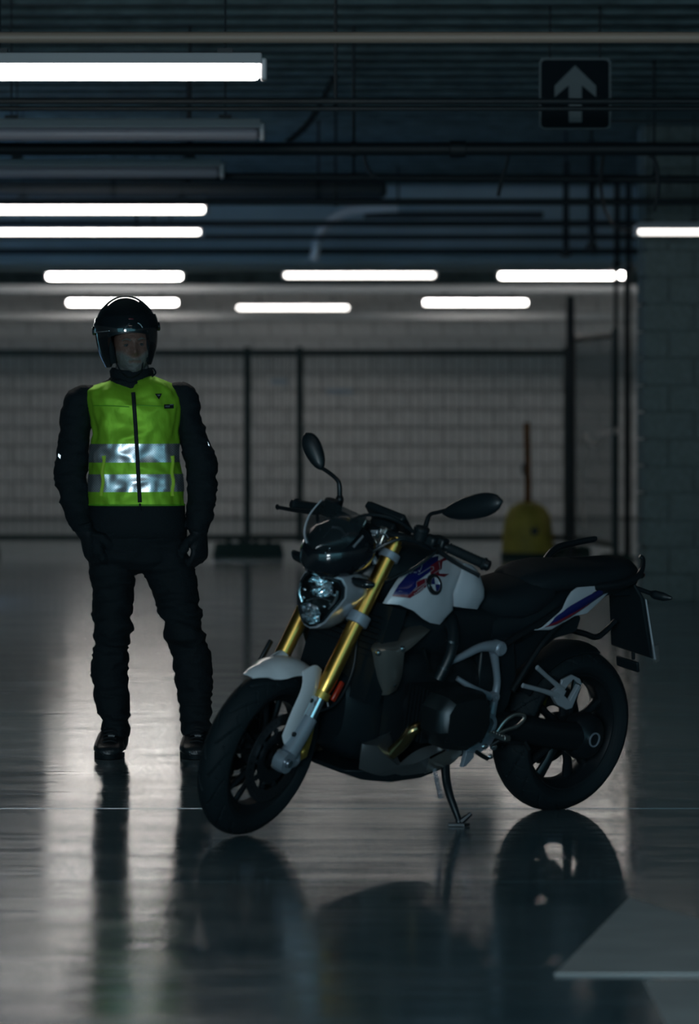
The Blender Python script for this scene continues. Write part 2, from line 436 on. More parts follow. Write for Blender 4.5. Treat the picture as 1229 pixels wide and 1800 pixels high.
def extras():
    # capped grey duct end
    D = 34.3; r = 15*D/F
    e = empty('capped_duct', (0, D, Z(334, D)), 'thick grey duct with a rounded end under the ceiling at upper left', 'duct')
    xe = X(680, D)
    prof = [(r*.98, -9), (r, -8.9), (r, xe-.06), (r*.93, xe-.03), (r*.7, xe-.008), (r*.3, xe)]
    MB().lathe(prof, (0, 0, 0), (1, 0, 0), 28, caps=True).build('duct_body', 'duct', e)
    for hx in (X(200, D), X(560, D)):
        rod(hx, 0, r*.9, CH-Z(334, D)-.01, .01, parent=e)
        MB().lathe([(r*1.01, -.02), (r*1.08, -.02), (r*1.08, .02), (r*1.01, .02)], (hx, 0, 0), (1, 0, 0), 28, closed=True).build('duct_strap', 'pipe', e)
    # white elbow pipe
    D = 40.0
    q = lambda x, y, d=0: (X(x, D+d), d, Z(y, D+d)-3.0)
    e = empty('white_elbow_pipe', (0, D, 3.0), 'white elbow pipe bending down below the grey duct end', 'pipe')
    MB().tube([q(556, 432), q(562, 412), q(580, 390), q(610, 372), q(650, 366), q(700, 364)], 9*D/F, 16).build('elbow', 'whitepipe', e)
    MB().tube([q(556, 432), q(554, 444), q(552, 458)], 8*D/F, 12).build('drop_pipe', 'whitepipe', e)
    MB().tube([q(640, 378, .3), q(955, 378, .3)], 6.5*D/F, 12).build('side_pipe', 'duct', e)
    rod(X(700, D), 0, Z(364, D)-3, CH-3-.01, .01, parent=e)
    # loose cables
    def cable(pts, D, label, r=.011, D1=None):
        n_ = len(pts)-1; DD = [D+((D1 or D)-D)*i/n_ for i in range(n_+1)]
        MB().tube([(X(p_[0], d_), d_, Z(p_[1], d_)) for p_, d_ in zip(pts, DD)], r, 8).build('loose_cable', 'pipe', None, label=label, cat='cable')
    cable([(893, 262), (893, 280), (884, 310), (876, 345)], 25.9, 'short slack black cable hanging below the thick pipe left of the arrow sign')
    cable([(640, 262), (643, 285), (652, 305), (668, 314)], 25.9, 'black cable curling down between two dark pipes near the centre hanger')
    cable([(1062, 262), (1056, 320), (1064, 370), (1085, 400), (1124, 406)], 25.9, 'black cable looping down to the lamp at the right edge', D1=37.1)
    cable([(1120, 262), (1150, 280), (1158, 330), (1150, 372)], 25.9, 'black cable hanging beside the pillar top at right')
    cable([(600, 113), (580, 150), (560, 190), (535, 225), (505, 250)], 30, 'long black cable slanting across the dark ceiling above the centre', .02)
    # vertical conduits in the upper right
    for x, y0, y1, D, l in ((1085, 300, 470, 43.0, 'left of two dark upright conduits beside the right hand ceiling hangers'),
                            (1105, 290, 478, 43.2, 'right of two dark upright conduits beside the right hand ceiling hangers'),
                            (1040, 318, 440, 36.5, 'dark upright conduit dropping in front of the pale beam face at right'),
                            (995, 330, 452, 39.4, 'dark upright conduit left of the others on the pale beam face')):
        e = empty('upright_conduit', (X(x, D), D, 3.0), l, 'conduit')
        MB().tube([(0, 0, Z(y1, D)-3), (0, 0, CH-3-.005)], .028, 10, smooth=False).build('conduit_run', 'pipe', e)
        MB().lathe([(.028, -.02), (.045, -.02), (.045, .02), (.028, .02)], (0, 0, Z(y1, D)-3+.03), (0, 0, 1), 10, closed=True).build('coupling', 'pipe', e)
    # arrow sign
    D = 24.9; c = Vector((X(1011, D), D, Z(165, D))); s = 63*D/F
    e = empty('arrow_sign', c, 'square dark sign with a pale up arrow hanging at upper right', 'sign')
    def rr(h, r, n=5):
        pts = []
        for cx, cz, a0 in ((h-r, h-r, 0), (-h+r, h-r, 90), (-h+r, -h+r, 180), (h-r, -h+r, 270)):
            for k in range(n+1):
                a = math.radians(a0+90*k/n); pts.append((cx+r*math.cos(a), cz+r*math.sin(a)))
        return pts
    MB().slab(rr(s, .03), 0, .02).build('sign_panel', 'signblue', e)
    o = rr(s, .03); i_ = rr(s-.010, .025); n = len(o); mb = MB()
    mb.add([(p[0], -.003, p[1]) for p in o]+[(p[0], -.003, p[1]) for p in i_]+[(p[0], .002, p[1]) for p in o]+[(p[0], .002, p[1]) for p in i_],
           [(k, (k+1) % n, n+(k+1) % n, n+k) for k in range(n)]+[(2*n+k, k, (k+1) % n, 2*n+(k+1) % n) for k in range(n)]+[(n+k, 3*n+k, 3*n+(k+1) % n, n+(k+1) % n) for k in range(n)])
    mb.build('sign_border', 'signwhite', e)
    k = D/F
    ar = [(0, 51), (37, 13), (37, -6), (12, 18), (12, -49), (-12, -49), (-12, 18), (-37, -6), (-37, 13)]
    ar = [(0, 50), (37, 14), (37, -6), (12, 15), (12, -50), (-11, -50), (-11, 15), (-36, -6), (-36, 14)]
    MB().slab([(x*k, z*k) for x, z in ar], -.004, .001).build('arrow', 'signwhite', e)
    for sx in (-.14, .14): rod(sx, .01, s-.01, CH-c.z-.005, .006, parent=e)
    MB().tube([(s-.01, .03, -.045), (2.2, .03, -.045)], .010, 8).build('sign_rail', 'duct', e)
    MB().tube([(s-.01, .03, -.15), (2.2, .03, -.15)], .008, 8).build('sign_rail', 'duct', e)
extras()

def lamp(name, y, x0, x1, label, on=True, D=None, zl=3.0, wide=1.0, hang=(), grp=None, mt='tube', y_z=None):
    D = D or (zl-CZ)*F/(HY-y)
    z = y_z or Z(y, D); a, b = X(x0, D), X(x1, D); Ln = b-a; c = (a+b)/2
    e = empty('tube_lamp', (c, D, z), label, 'lamp', grp)
    h = .036*wide
    # diffuser: rounded trough
    rings = []
    for xx, k in ((-Ln/2, .5), (-Ln/2+.012, .92), (-Ln/2+.03, 1), (Ln/2-.03, 1), (Ln/2-.012, .92), (Ln/2, .5)):
        rings.append([(xx, .06*k*math.cos(t), h*k*(math.sin(t))) for t in [2*PI*q/16 for q in range(16)]])
    MB().loft(rings).build('diffuser', mt if on else 'tubeoff', e)
    x_ = Ln/2+.01; pr = [(-.075, h-.004), (.075, h-.004), (.05, h+.048), (-.05, h+.048)]
    MB().loft([[(-x_, a_, b_) for a_, b_ in pr], [(x_, a_, b_) for a_, b_ in pr]]).build('channel', 'lampbody', e, bevel=.006)
    for sx in (-1, 1):
        MB().box((sx*(Ln/2+.018), 0, h*.3), (.03, .12, .10)).build('end_cap', 'lampbody', e, bevel=.01)
    for hx in (hang or (x0+(x1-x0)*.2, x1-(x1-x0)*.14)):
        rod(X(hx, D)-c, 0, h+.04, CH-z-.005, .005, parent=e)
        MB().box((X(hx, D)-c, 0, h+.055), (.07, .05, .03)).build('hanger_clip', 'pipe', e)
    return e
lamp('a', 127, -170, 457, 'nearest lit tube lamp, long and bright at the upper left', hang=(396, 0), wide=1.05)
lamp('b', 236, -110, 455, 'unlit grey tube lamp below the nearest bright one', on=False, hang=(396, 20))
lamp('c', 303, -120, 385, 'unlit tube lamp half hidden behind the dark pipe at upper left', on=False, hang=(334, 30))
lamp('d', 368, -30, 360, 'lit tube lamp under the grey duct at left', hang=(320, 40), mt='tube_soft')
lamp('e', 408, -10, 352, 'thin lit tube lamp just below the one under the duct', hang=(300, 40), wide=.75, mt='tube_soft')
lamp('f', 486, 84, 319, 'lit tube lamp above the rider helmet in the upper far row', mt='tube_bright')
lamp('g', 484, 501, 764, 'lit tube lamp at the centre of the upper far row', wide=.8, mt='tube_soft')
lamp('h', 485, 878, 1082, 'lit tube lamp at right of the upper far row', mt='tube_dim')
lamp('i', 484, 1088, 1103, 'short stub of lit tube just right of the upper far row lamp')
lamp('j', 532, 120, 311, 'lit tube lamp directly behind the rider helmet', mt='tube_bright')
lamp('k', 541, 418, 612, 'lit tube lamp at the centre of the farthest row', wide=.8, mt='tube_soft')
lamp('l', 532, 746, 926, 'lit tube lamp at right of the farthest row', mt='tube_dim')
lamp('m', 408, 1122, 1240, 'lit tube lamp cut off by the right edge', hang=(1140, 1220), wide=.7, D=33.6, mt='tube_low')
lamp('n', 0, 540, 1160, 'added unseen tube lamp above the motorcycle', D=14.3, mt='tube_faint', y_z=2.98)  # this lamp and the next are added out of view for highlights
lamp('o', 0, 1560, 2700, 'added unseen tube lamp above and to the right of the viewer', D=10.2, mt='tube_faint', y_z=2.98)

for xa, D_, l_ in ((-7.6, 59.5, 'added unseen tube lamp near the back wall, beyond the left edge of the view'), (5.6, 59.5, 'added unseen tube lamp near the back wall, beyond the right edge of the view'),
                   (-7.45, 45.0, 'added unseen tube lamp beyond the left edge of the view, level with the beam'), (5.4, 47.0, 'added unseen tube lamp beyond the right edge of the view, behind the pillar'),
                   (-6.4, 30.0, 'added unseen tube lamp beyond the left edge of the view, nearer than the duct')):
    lamp('p', 0, CX+xa*F/D_, CX+(xa+2.3)*F/D_, l_, D=D_, mt='tube_soft' if xa < -7.5 else 'tube_bright', y_z=3.0)  # out-of-view lamps added to brighten the back wall and floor

# ---------------------------------------------------------------- mesh fence panels, feet, posts
def fence_panel(xa, xb, D0, D1, label, ztop=None, zbot=None, rail=5.5, post=6, z0=.146):
    ztop = ztop or Z(620, D0); zbot = zbot or Z(945, D0)
    a = Vector((X(xa, D0), D0, 0)); b = Vector((X(xb, D1), D1, 0)); L_ = (b-a).length; d = (b-a).normalized()
    e = empty('mesh_fence_panel', a, label, 'fence', 'temporary mesh fence panels')
    rr_ = rail*D0/F; pr = post*D0/F
    for t in (0, 1):
        p = d*L_*t
        MB().tube([(p.x, p.y, z0), (p.x, p.y, ztop+.06)], pr, 12, smooth=False).build('post', 'fence', e)
    for z in (ztop, zbot):
        p = d*L_
        MB().tube([(0, 0, z), (p.x, p.y, z)], rr_, 12, smooth=False).build('rail', 'fence', e)
    n = int(L_/.085)
    w0 = None
    for k in range(1, n):
        p = d*L_*k/n
        if w0 is None:
            w0 = MB().tube([(0, 0, zbot), (0, 0, ztop)], .0035, 5, smooth=False).build('wire', 'zinc', e); o = w0
        else: o = w0.copy(); COL.objects.link(o)
        o.location = p
    hz = MB()
    for k in range(1, 10):
        z = zbot+(ztop-zbot)*k/10; p = d*L_
        MB().tube([(0, 0, z), (p.x, p.y, z)], .003, 5, smooth=False).build('cross_wire', 'zinc', e)
    return e
fence_panel(-60, 527, 46.5, 46.5, 'mesh fence panel at left, behind the standing rider')
fence_panel(435, 997, 46.6, 46.6, 'wide mesh fence panel behind the motorcycle, in the middle')
fence_panel(1006, 1082, 46.4, 43.4, 'narrow mesh fence panel turned towards the camera at right', ztop=Z(598, 46.4), z0=.114)
def foot(x0, x1, yb, h, label):
    D = CZ*F/(yb-HY)
    w = (x1-x0)*D/F; e = MB()
    hh = h*D/F
    e.box((0, 0, hh/2), (w, .24, hh), taper=.92)
    for q in (-.28, -.1, .1, .28):
        e.tube([(q*w, 0, hh-.002), (q*w, 0, hh+.02)], .028, 10, smooth=False)
    o = e.build('fence_foot', 'base', None, bevel=.012, label=label, cat='fence foot'); o.location = (X((x0+x1)/2, D), D, 0.001)
foot(374, 500, 978, 24, 'dark green rubber fence foot on the floor right of the rider')
foot(-120, 0, 978, 24, 'dark green rubber fence foot at the far left end of the fence')
foot(960, 1040, 978, 18, 'dark rubber fence foot behind the motorcycle seat')
foot(1052, 1112, 995, 19, 'dark rubber fence foot under the right end of the narrow fence panel')
def posts():
    for x, D, r, yt, l in ((1083, 45.2, .022, None, 'thin dark steel post left of the pair beside the pillar'),
                       (1103, 45.8, .036, None, 'thick dark steel post next to the block pillar'),
                       (1003, 45.8, .045, 520, 'thick dark post at the right end of the wide fence panel')):
        z1 = Z(yt, D) if yt else 2.98
        e = empty('steel_post', (X(x, D), D, 0), l, 'post')
        MB().tube([(0, 0, .012), (0, 0, z1)], r, 12, smooth=False).build('shaft', 'steelpost', e)
        MB().box((0, 0, .008), (.2, .2, .014)).build('foot_plate', 'steelpost', e)
        for sx, sy in ((-1, -1), (1, -1), (-1, 1), (1, 1)):
            MB().lathe([(.001, .012), (.012, .012), (.012, .0), (.001, 0)], (sx*.075, sy*.075, .014), (0, 0, 1), 6).build('bolt', 'zinc', e)
    D = 43.3
    def q(x, y, d=0):
        D_ = 46.4+(43.4-46.4)*(x-1006)/76-.03; return (X(x, D_), D_, Z(y, D_))
    MB().tube([q(1022, 786), q(1030, 768, .03), q(1038, 776), q(1048, 779, -.03), q(1058, 765), q(1070, 764, .03), q(1084, 757)], [.03, .045, .035, .04, .05, .045, .03], 10, flat=.4).build('barrier_tape', 'tape', None, label='crumpled pale tape tied between the posts at right', cat='tape')
    MB().tube([q(1029, 786), q(1024, 830, .02), q(1022, 870), q(1027, 905, -.02), q(1026, 935)], [.03, .026, .022, .035, .015], 10, flat=.35).build('barrier_tape', 'tape', None, label='loose pale tape end hanging down from the tied tape', cat='tape')
    MB().tube([q(1018, 590), q(1030, 597, .02), q(1048, 594), q(1072, 587)], [.028, .03, .025, .012], 10, flat=.5).build('plastic_strip', 'tape', None, label='pale plastic strip tied to the top of the narrow fence panel', cat='strip')
    for x, y, w, h, l in ((491, 671, 30, 9, 'small bluish notice plate on the back fence, higher one'), (597, 688, 46, 8, 'small pale notice plate on the back fence, lower one')):
        D = 46.57 if x > 540 else 46.48
        e = empty('notice_plate', (X(x, D), D, Z(y, D)), l, 'notice')
        MB().box((0, 0, 0), (w*D/F, .012, h*D/F)).build('plate_face', 'paper', e, bevel=.003)
        for sx in (-1, 1): MB().box((sx*w*D/F*.4, .05, 0), (.008, .10, .008)).build('cable_tie', 'zinc', e)
    # yellow bell-shaped bollard with rusty pole
    D = CZ*F/(983-HY); k = D/F
    e = empty('yellow_bollard', (X(928, D), D, 0.001), 'worn yellow dome shaped bollard standing in front of the back fence', 'bollard')
    prof = [(44, 0), (46, 2), (46, 18), (44.5, 40), (42, 60), (39, 76), (32, 90), (20, 98), (10, 101), (.5, 102)]
    MB().lathe([(r*k, h*k) for r, h in prof], (0, 0, 0), (0, 0, 1), 32).build('dome', 'yellow', e)
    MB().lathe([(1.015*46.5*k, 0), (1.03*46.5*k, .01), (1.03*46.5*k, .06), (1.0*46.5*k, .07)], (0, 0, 0), (0, 0, 1), 32).build('skirt', 'base', e)
    MB().lathe([(.001, 0), (7*k, 0), (7.5*k, .01), (6*k, .012), (.001, .012)], (10*k, -44*k, 50*k), (0, 1, -.12), 16).build('lifting_hole', 'steelpost', e)
    MB().tube([(0, 0, 99*k), (.0, 0, 150*k), (-.01, 0, 240*k)], [6.5*k, 6*k, 6*k], 12).build('pole', 'rust', e)
    MB().tube([(-.02, -.03, 170*k), (-.055, -.04, 160*k), (-.03, -.045, 145*k)], .016, 8).build('wire_tie', 'zinc', e)
posts()

# ================================================================ MOTORCYCLE
RW = Vector((.730, 16.25, 0)); FW = Vector((-.356, 15.23, 0))
bu = (FW-RW).normalized(); bl = Vector((-bu.y, bu.x, 0)); LEAN = math.radians(11.5)
up_ = Vector((0, 0, 1))
bw_ = up_*math.cos(LEAN)+bl*math.sin(LEAN); bv = bl*math.cos(LEAN)-up_*math.sin(LEAN)
MR = Matrix((bu, bv, bw_)).transposed()
bike = empty('motorcycle', RW, 'white, blue and red roadster motorcycle with gold forks leaning on its side stand', 'motorcycle')
bike.matrix_world = Matrix.Translation(RW) @ MR.to_4x4()
A0 = Vector((1.615, 0, 0)); RAKE = math.radians(27.7); SAX = Vector((-math.sin(RAKE), 0, math.cos(RAKE)))
ST = Matrix.Rotation(math.radians(15), 3, SAX); STi = ST.transposed(); MRi = MR.transposed()
def st(p): return ST @ (Vector(p)-A0)+A0
def _ray(px, py, steer):
    o = MRi @ (Vector((0, 0, CZ))-RW); d = MRi @ Vector(((px-CX)/F, 1, -(py-HY)/F))
    if steer: o = STi @ (o-A0)+A0; d = STi @ d
    return o, d
def _pt(px, py, val, i, steer):
    o, d = _ray(px, py, steer); t = (val-o[i])/d[i]; return o+d*t
BP = lambda x, y, v: _pt(x, y, v, 1, False)      # point of the bike frame seen at a lateral offset v
SP = lambda x, y, v: _pt(x, y, v, 1, True)
BU = lambda x, y, u: _pt(x, y, u, 0, False)
SU = lambda x, y, u: _pt(x, y, u, 0, True)
def bps(l): return [BP(*p) for p in l]
def sps(l): return [SP(*p) for p in l]

def wheel(cx, cz, R, hw, steer, spoke_w, name):
    xf = st if steer else None
    root = empty(name, (0, 0, 0), parent=bike)
    c = (cx, 0, cz)
    # tyre with real grooves
    prof = [(.214, -.62), (.222, -.80), (.236, -.92), (.252, -1.0)]
    k = 15
    for i in range(k):
        a = math.radians(-74+148*i/(k-1)); prof.append((R-.052*(1-math.cos(a))/(1-math.cos(math.radians(74))), math.sin(a)/math.sin(math.radians(74))*1.0))
    prof += [(.252, 1.0), (.236, .92), (.222, .80), (.214, .62)]
    prof = [(r, h) for r, h in prof]
    # refine profile
    fine = []
    for a, b in zip(prof, prof[1:]):
        for q in range(3): fine.append((a[0]+(b[0]-a[0])*q/3, a[1]+(b[1]-a[1])*q/3))
    fine.append(prof[-1])
    seg = 480; vs = []; fs = []
    for s_ in range(seg):
        th = 2*PI*s_/seg
        for r, h in fine:
            rr = r
            if r > R-.045:
                sgn = 1 if h > 0 else -1; q = abs(h)
                ph = (th/(2*PI)*16+(.5 if sgn > 0 else 0)-1.1*q**1.6) % 1
                if .12 < q < .93 and ph < .085: rr -= .005
                ph2 = (th/(2*PI)*32+1.6*q) % 1
                if .55 < q < .9 and ph2 < .10: rr -= .004
            vs.append((cx+rr*math.cos(th), h*hw, cz+rr*math.sin(th)))
    n = len(fine)
    for s_ in range(seg):
        s2 = (s_+1) % seg
        for j in range(n-1): fs.append((s_*n+j, s_*n+j+1, s2*n+j+1, s2*n+j))
    m = MB(xf); m.add(vs, fs); m.build('tyre', 'rubber', root, ang=30)
    # rim
    m = MB(xf)
    rw = hw*.66
    m.lathe([(.232, -rw), (.226, -rw-.004), (.212, -rw), (.196, -rw*.55), (.190, -.02), (.190, .02), (.196, rw*.55), (.212, rw), (.226, rw+.004), (.232, rw)], c, seg=64)
    m.lathe([(.020, -.045), (.052, -.04), (.058, -.02), (.058, .02), (.052, .04), (.020, .045)], c, seg=32, closed=True)
    m.build('rim', 'blackmetal', root)
    for s_ in range(5):
        m = MB(xf)
        for off in (-.085, .085):
            a0 = 2*PI*s_/5+.35+off*1.6; a1 = 2*PI*s_/5+.35+off*1.0+(.14 if off > 0 else -.14)
            p0 = Vector((cx+.045*math.cos(a0), .012, cz+.045*math.sin(a0))); p1 = Vector((cx+.198*math.cos(a1), 0, cz+.198*math.sin(a1)))
            pm = p0.lerp(p1, .5)+Vector((0, .006, 0))
            m.tube([p0, pm, p1], [spoke_w, spoke_w*.72, spoke_w*.95], 10, flat=1.4)
        m.build('spoke', 'blackmetal', root)
    return root, xf, c

def holes_disc(m, c, v, r0, r1, th):
    m.lathe([(r0, v-th/2), (r1, v-th/2), (r1, v+th/2), (r0, v+th/2)], c, seg=64, closed=True)
def bolt(m, p, ax_, r=.007, h=.006):
    a = Vector(ax_).normalized(); m.lathe([(.0008, h), (r*.55, h), (r, h*.7), (r, -h)], p, a, 8)

def front_end():
    root, xf, c = wheel(1.49, .300, .303, .060, True, .011, 'front_wheel')
    for sv in (-1, 1):
        m = MB(xf); holes_disc(m, c, sv*.068, .118, .160, .0045)
        d = m.build('brake_disc', 'disc', root)
        m = MB(xf); m.lathe([(.050, sv*.055), (.095, sv*.064), (.098, sv*.068), (.048, sv*.062)], c, seg=40, closed=True)
        for k in range(10):
            a = 2*PI*k/10; p = Vector((c[0]+.108*math.cos(a), sv*.068, c[2]+.108*math.sin(a)))
            m.lathe([(.0005, .005), (.009, .005), (.009, -.005), (.0005, -.005)], p, (0, 1, 0), 8)
            q = Vector((c[0]+.09*math.cos(a), sv*.066, c[2]+.09*math.sin(a))); m.tube([q, p], .006, 6)
        m.build('disc_carrier', 'blackmetal', root)
    m = MB(xf)
    for k in range(36):
        a = 2*PI*k/36; m.box((c[0]+.158*math.cos(a)*.9, .073, c[2]+.158*math.sin(a)*.9), (.006, .001, .006))
    m.build('disc_hole', 'black', root)
    # forks
    for sv in (1, -1):
        v = sv*.105
        f = empty('fork_leg', parent=bike)
        a = Vector((1.468, v*1.0, .315)); b = Vector((1.337, v, .555)); t = Vector((1.112, v, 1.055))
        ax_ = (t-b).normalized()
        m = MB(xf)
        m.tube([b-ax_*.02, b+ax_*.01, b+ax_*.03, b+ax_*.27, b+ax_*.29, t-ax_*.02, t], [.024, .028, .0285, .0285, .0275, .0275, .0275], 24, smooth=False)
        m.build('fork_tube', 'gold', f)
        m = MB(xf); m.tube([t, t+ax_*.012, t+ax_*.018], [.022, .022, .012], 20, smooth=False); m.lathe([(.001, 0), (.010, 0), (.010, -.012)], t+ax_*.022, ax_, 6); m.build('fork_cap', 'gold', f)
        m = MB(xf); m.tube([b-ax_*.045, b-ax_*.02], .031, 20, smooth=False); m.build('dust_seal', 'golddull', f)
        m = MB(xf); m.tube([b-ax_*.04, b-ax_*.16], [.0215, .0215], 20, smooth=False); m.build('stanchion', 'chrome', f)
        m = MB(xf); low = b-ax_*.12
        m.tube([low, low.lerp(a, .4), a+Vector((0, 0, .01))], [.026, .029, .031], 18)
        m.lathe([(.017, -.02), (.037, -.02), (.039, 0), (.037, .022), (.017, .022)], (1.490, v*.99, .300), (0, 1, 0), 24, closed=True)
        m.tube([low+Vector((-.018, 0, -.01)), (1.43, v, .36), (1.405, v*.96, .295), (1.44, v, .283), (1.48, v, .285)], [.012, .014, .016, .015, .012], 10)
        m.build('fork_foot', 'frame', f)
        m = MB(xf); m.tube([(1.49, v-sv*.02, .3), (1.49, v+sv*.03, .3)], .014, 12, smooth=False); m.build('axle_end', 'chrome', f)
        # caliper
        cal = MB(xf)
        q = Vector((1.40, sv*.082, .375))
        cal.slab([(q.x-.045, q.z-.075), (q.x+.005, q.z-.09), (q.x+.03, q.z-.03), (q.x+.03, q.z+.05), (q.x-.005, q.z+.085), (q.x-.045, q.z+.06), (q.x-.05, q.z-.01)], sv*.060, sv*.112)
        for dz in (-.05, 0, .05): cal.lathe([(.0005, .010), (.013, .010), (.015, -.01)], (q.x-.008, sv*.112, q.z+dz), (0, sv, 0), 12)
        cal.build('brake_caliper', 'golddull' if sv > 0 else 'blackmetal', f, bevel=.005)
    # triple clamps
    low_t = Vector((1.229, 0, .790)); up_t = Vector((1.128, 0, 1.012))
    for q, nm, th, rr in ((low_t, 'lower_fork_clamp', .020, .040), (up_t, 'upper_fork_clamp', .014, .037)):
        m = MB(xf)
        for sv in (1, -1): m.tube([q+Vector((0, sv*.105, 0))-SAX*th, q+Vector((0, sv*.105, 0))+SAX*th], rr, 22, smooth=False)
        m.box(q+Vector((-.03, 0, 0)), (.075, .2, th*1.9), Matrix.Rotation(-RAKE, 3, 'Y'))
        m.build(nm, 'frame', bike, bevel=.003)
    # fork reflector
    m = MB(xf); m.box((1.305, .137, .545), (.022, .012, .075), Matrix.Rotation(-RAKE, 3, 'Y')); m.build('side_reflector', 'redlens', bike, bevel=.004)
    m = MB(xf); m.box((1.372, -.142, .60), (.022, .012, .085), Matrix.Rotation(-RAKE, 3, 'Y')); m.build('reflector_holder', 'black', bike, bevel=.004)
    # brake hose
    m = MB(xf); m.tube([(1.36, .115, .47), (1.28, .13, .50), (1.22, .125, .60), (1.20, .10, .72), (1.17, .06, .85)], .005, 8)
    m.tube([(1.40, -.115, .47), (1.30, -.13, .50), (1.24, -.125, .60), (1.20, -.10, .72)], .005, 8); m.build('brake_hose', 'black', bike)
    # front fender
    cx, cz = 1.49, .300
    def arc(a, r, v): return Vector((cx+r*math.sin(math.radians(a)), v, cz+r*math.cos(math.radians(a))))
    m = MB(xf); th = .004
    rings = []
    for i in range(21):
        a = 31-89*i/20
        tip = max(0, (i-0)/5) if i < 5 else 1.0
        hw = .076*min(1, .30+.7*(min(i, 5)/5))
        rr = .340+(.006 if i < 3 else 0)
        ring = []
        for k in range(11):
            q = -1+2*k/10
            ring.append(arc(a, rr-.040*abs(q)**2.4*(1 if i > 3 else i/4+.1), q*hw))
        for k in range(10, -1, -1):
            q = -1+2*k/10
            ring.append(arc(a, rr-th-.040*abs(q)**2.4*(1 if i > 3 else i/4+.1), q*(hw-th)))
        rings.append(ring)
    m.loft(rings)
    fen = m.build('front_fender', 'fender', bike, ang=50)
    # side legs of the fender
    for sv in (1, -1):
        o = [(1.440, .615), (1.335, .590), (1.352, .530), (1.400, .455), (1.452, .360), (1.475, .355), (1.497, .392), (1.487, .470), (1.462, .560), (1.452, .590)]
        m = MB(xf); m.slab(o, sv*.098, sv*.072) if False else None
        A = [SPt for SPt in o]
        m.coons([(1.452, sv*.086, .360), (1.476, sv*.088, .352), (1.497, sv*.084, .385)],
                [(1.335, sv*.074, .605), (1.385, sv*.076, .628), (1.450, sv*.074, .612)],
                [(1.452, sv*.086, .360), (1.405, sv*.094, .450), (1.358, sv*.092, .530), (1.335, sv*.074, .605)],
                [(1.497, sv*.084, .385), (1.492, sv*.094, .470), (1.462, sv*.094, .560), (1.450, sv*.074, .612)],
                bulge=.010*sv, bdir=(0, 1, 0), th=.004*sv, nu=12, nv=14)
        leg = m.build('fender_side', 'fender', fen, ang=50)
        mb = MB(xf)
        for u_, w_ in ((1.405, .512), (1.462, .395)): mb.lathe([(.0005, .004), (.008, .004), (.009, -.004)], (u_, sv*.105, w_), (0, sv, 0), 10)
        mb.build('screw', 'black', fen)
    # headlight
    hr = empty('headlight', parent=bike)
    U0 = 1.365
    lens_px = [(545, 1004), (563, 1011), (579, 1015), (595, 1021), (600, 1034), (598, 1052), (590, 1064), (579, 1077), (568, 1092), (556, 1099), (545, 1100), (535, 1094), (527, 1082), (521, 1062), (519, 1043), (524, 1022), (533, 1010)]
    L0 = [SU(x, y, U0) for x, y in lens_px]
    cc = sum(L0, Vector())/len(L0)
    # make it symmetric about the middle plane
    cc.y = cc.y
    def ringk(k, u, dz=0): return [Vector((u-(.0 if k > 1 else 0)-.06*((p.y-cc.y)/.09)**2*.35, cc.y+(p.y-cc.y)*k, cc.z+(p.z-cc.z)*k+dz)) for p in L0]
    m = MB(xf)
    m.loft([ringk(1.03, U0-.002), ringk(1.10, U0-.004), ringk(1.16, U0-.030), ringk(1.20, U0-.08), ringk(1.05, U0-.16), ringk(.7, U0-.21)], caps=False)
    m.add(ringk(.7, U0-.21), [tuple(range(len(L0)))])
    m.build('headlight_shell', 'silver', hr, ang=50)
    m = MB(xf); m.loft([ringk(1.03, U0-.002), ringk(1.035, U0+.004), ringk(.93, U0+.006), ringk(.90, U0-.01), ringk(.86, U0-.05)], caps=False); m.build('bezel', 'gloss', hr)
    m = MB(xf); m.add(ringk(.9, U0-.06), [tuple(range(len(L0)))]); m.build('reflector_back', 'darkmetal', hr)
    # upper and lower reflector bowls
    def bowl(px, py, r, squash, name, facets):
        q = SU(px, py, U0-.02); m = MB(xf)
        rings = []
        for j in range(6):
            k = j/5; rr = r*(.16+.84*k)
            rings.append([Vector((q.x-.030+.035*k*k, q.y+rr*math.cos(t)*(1+(.04 if (i_ % 2) else -.04)), q.z+rr*squash*math.sin(t))) for i_, t in enumerate([2*PI*x/facets for x in range(facets)])])
        m.loft(rings, caps=False); m.add(rings[0], [tuple(range(facets))])
        o = m.build(name, 'chrome', hr, ang=8)
        m = MB(xf); m.ell(q+Vector((-.012, 0, 0)), (.012, r*.17, r*.17), 14); m.build('bulb', 'chrome', o)
    bowl(567, 1031, .052, .62, 'upper_reflector', 14)
    bowl(547, 1078, .044, .85, 'lower_reflector', 16)
    m = MB(xf)
    for seg_ in ([(529, 1024), (527, 1042), (532, 1058)], [(594, 1038), (590, 1056), (578, 1070)]):
        m.tube([SU(x, y, U0-.012) for x, y in seg_], .006, 8)
    m.tube([SU(x, y, U0-.014) for x, y in [(540, 1056), (560, 1050), (582, 1056)]], .004, 8)
    for x, y in ((536, 1036), (534, 1050), (588, 1046), (582, 1062), (570, 1066), (548, 1018), (584, 1024)): m.ell(SU(x, y, U0-.012), (.005, .008, .006), 10)
    m.build('light_guide', 'chrome', hr)
    m = MB(xf); m.loft([ringk(.97, U0+.006), ringk(.8, U0+.013), ringk(.5, U0+.018), ringk(.15, U0+.020)], caps=False); m.add(ringk(.15, U0+.020), [tuple(range(len(L0)))])
    m.build('headlight_lens', 'lens', hr)
    # nose cowl (black) above the headlight
    ns = empty('nose_cowl', parent=bike)
    def nring(u, pts): return [Vector((u-.10*abs(v/.12)**2, v, w)) for v, w in pts]
    m = MB(xf)
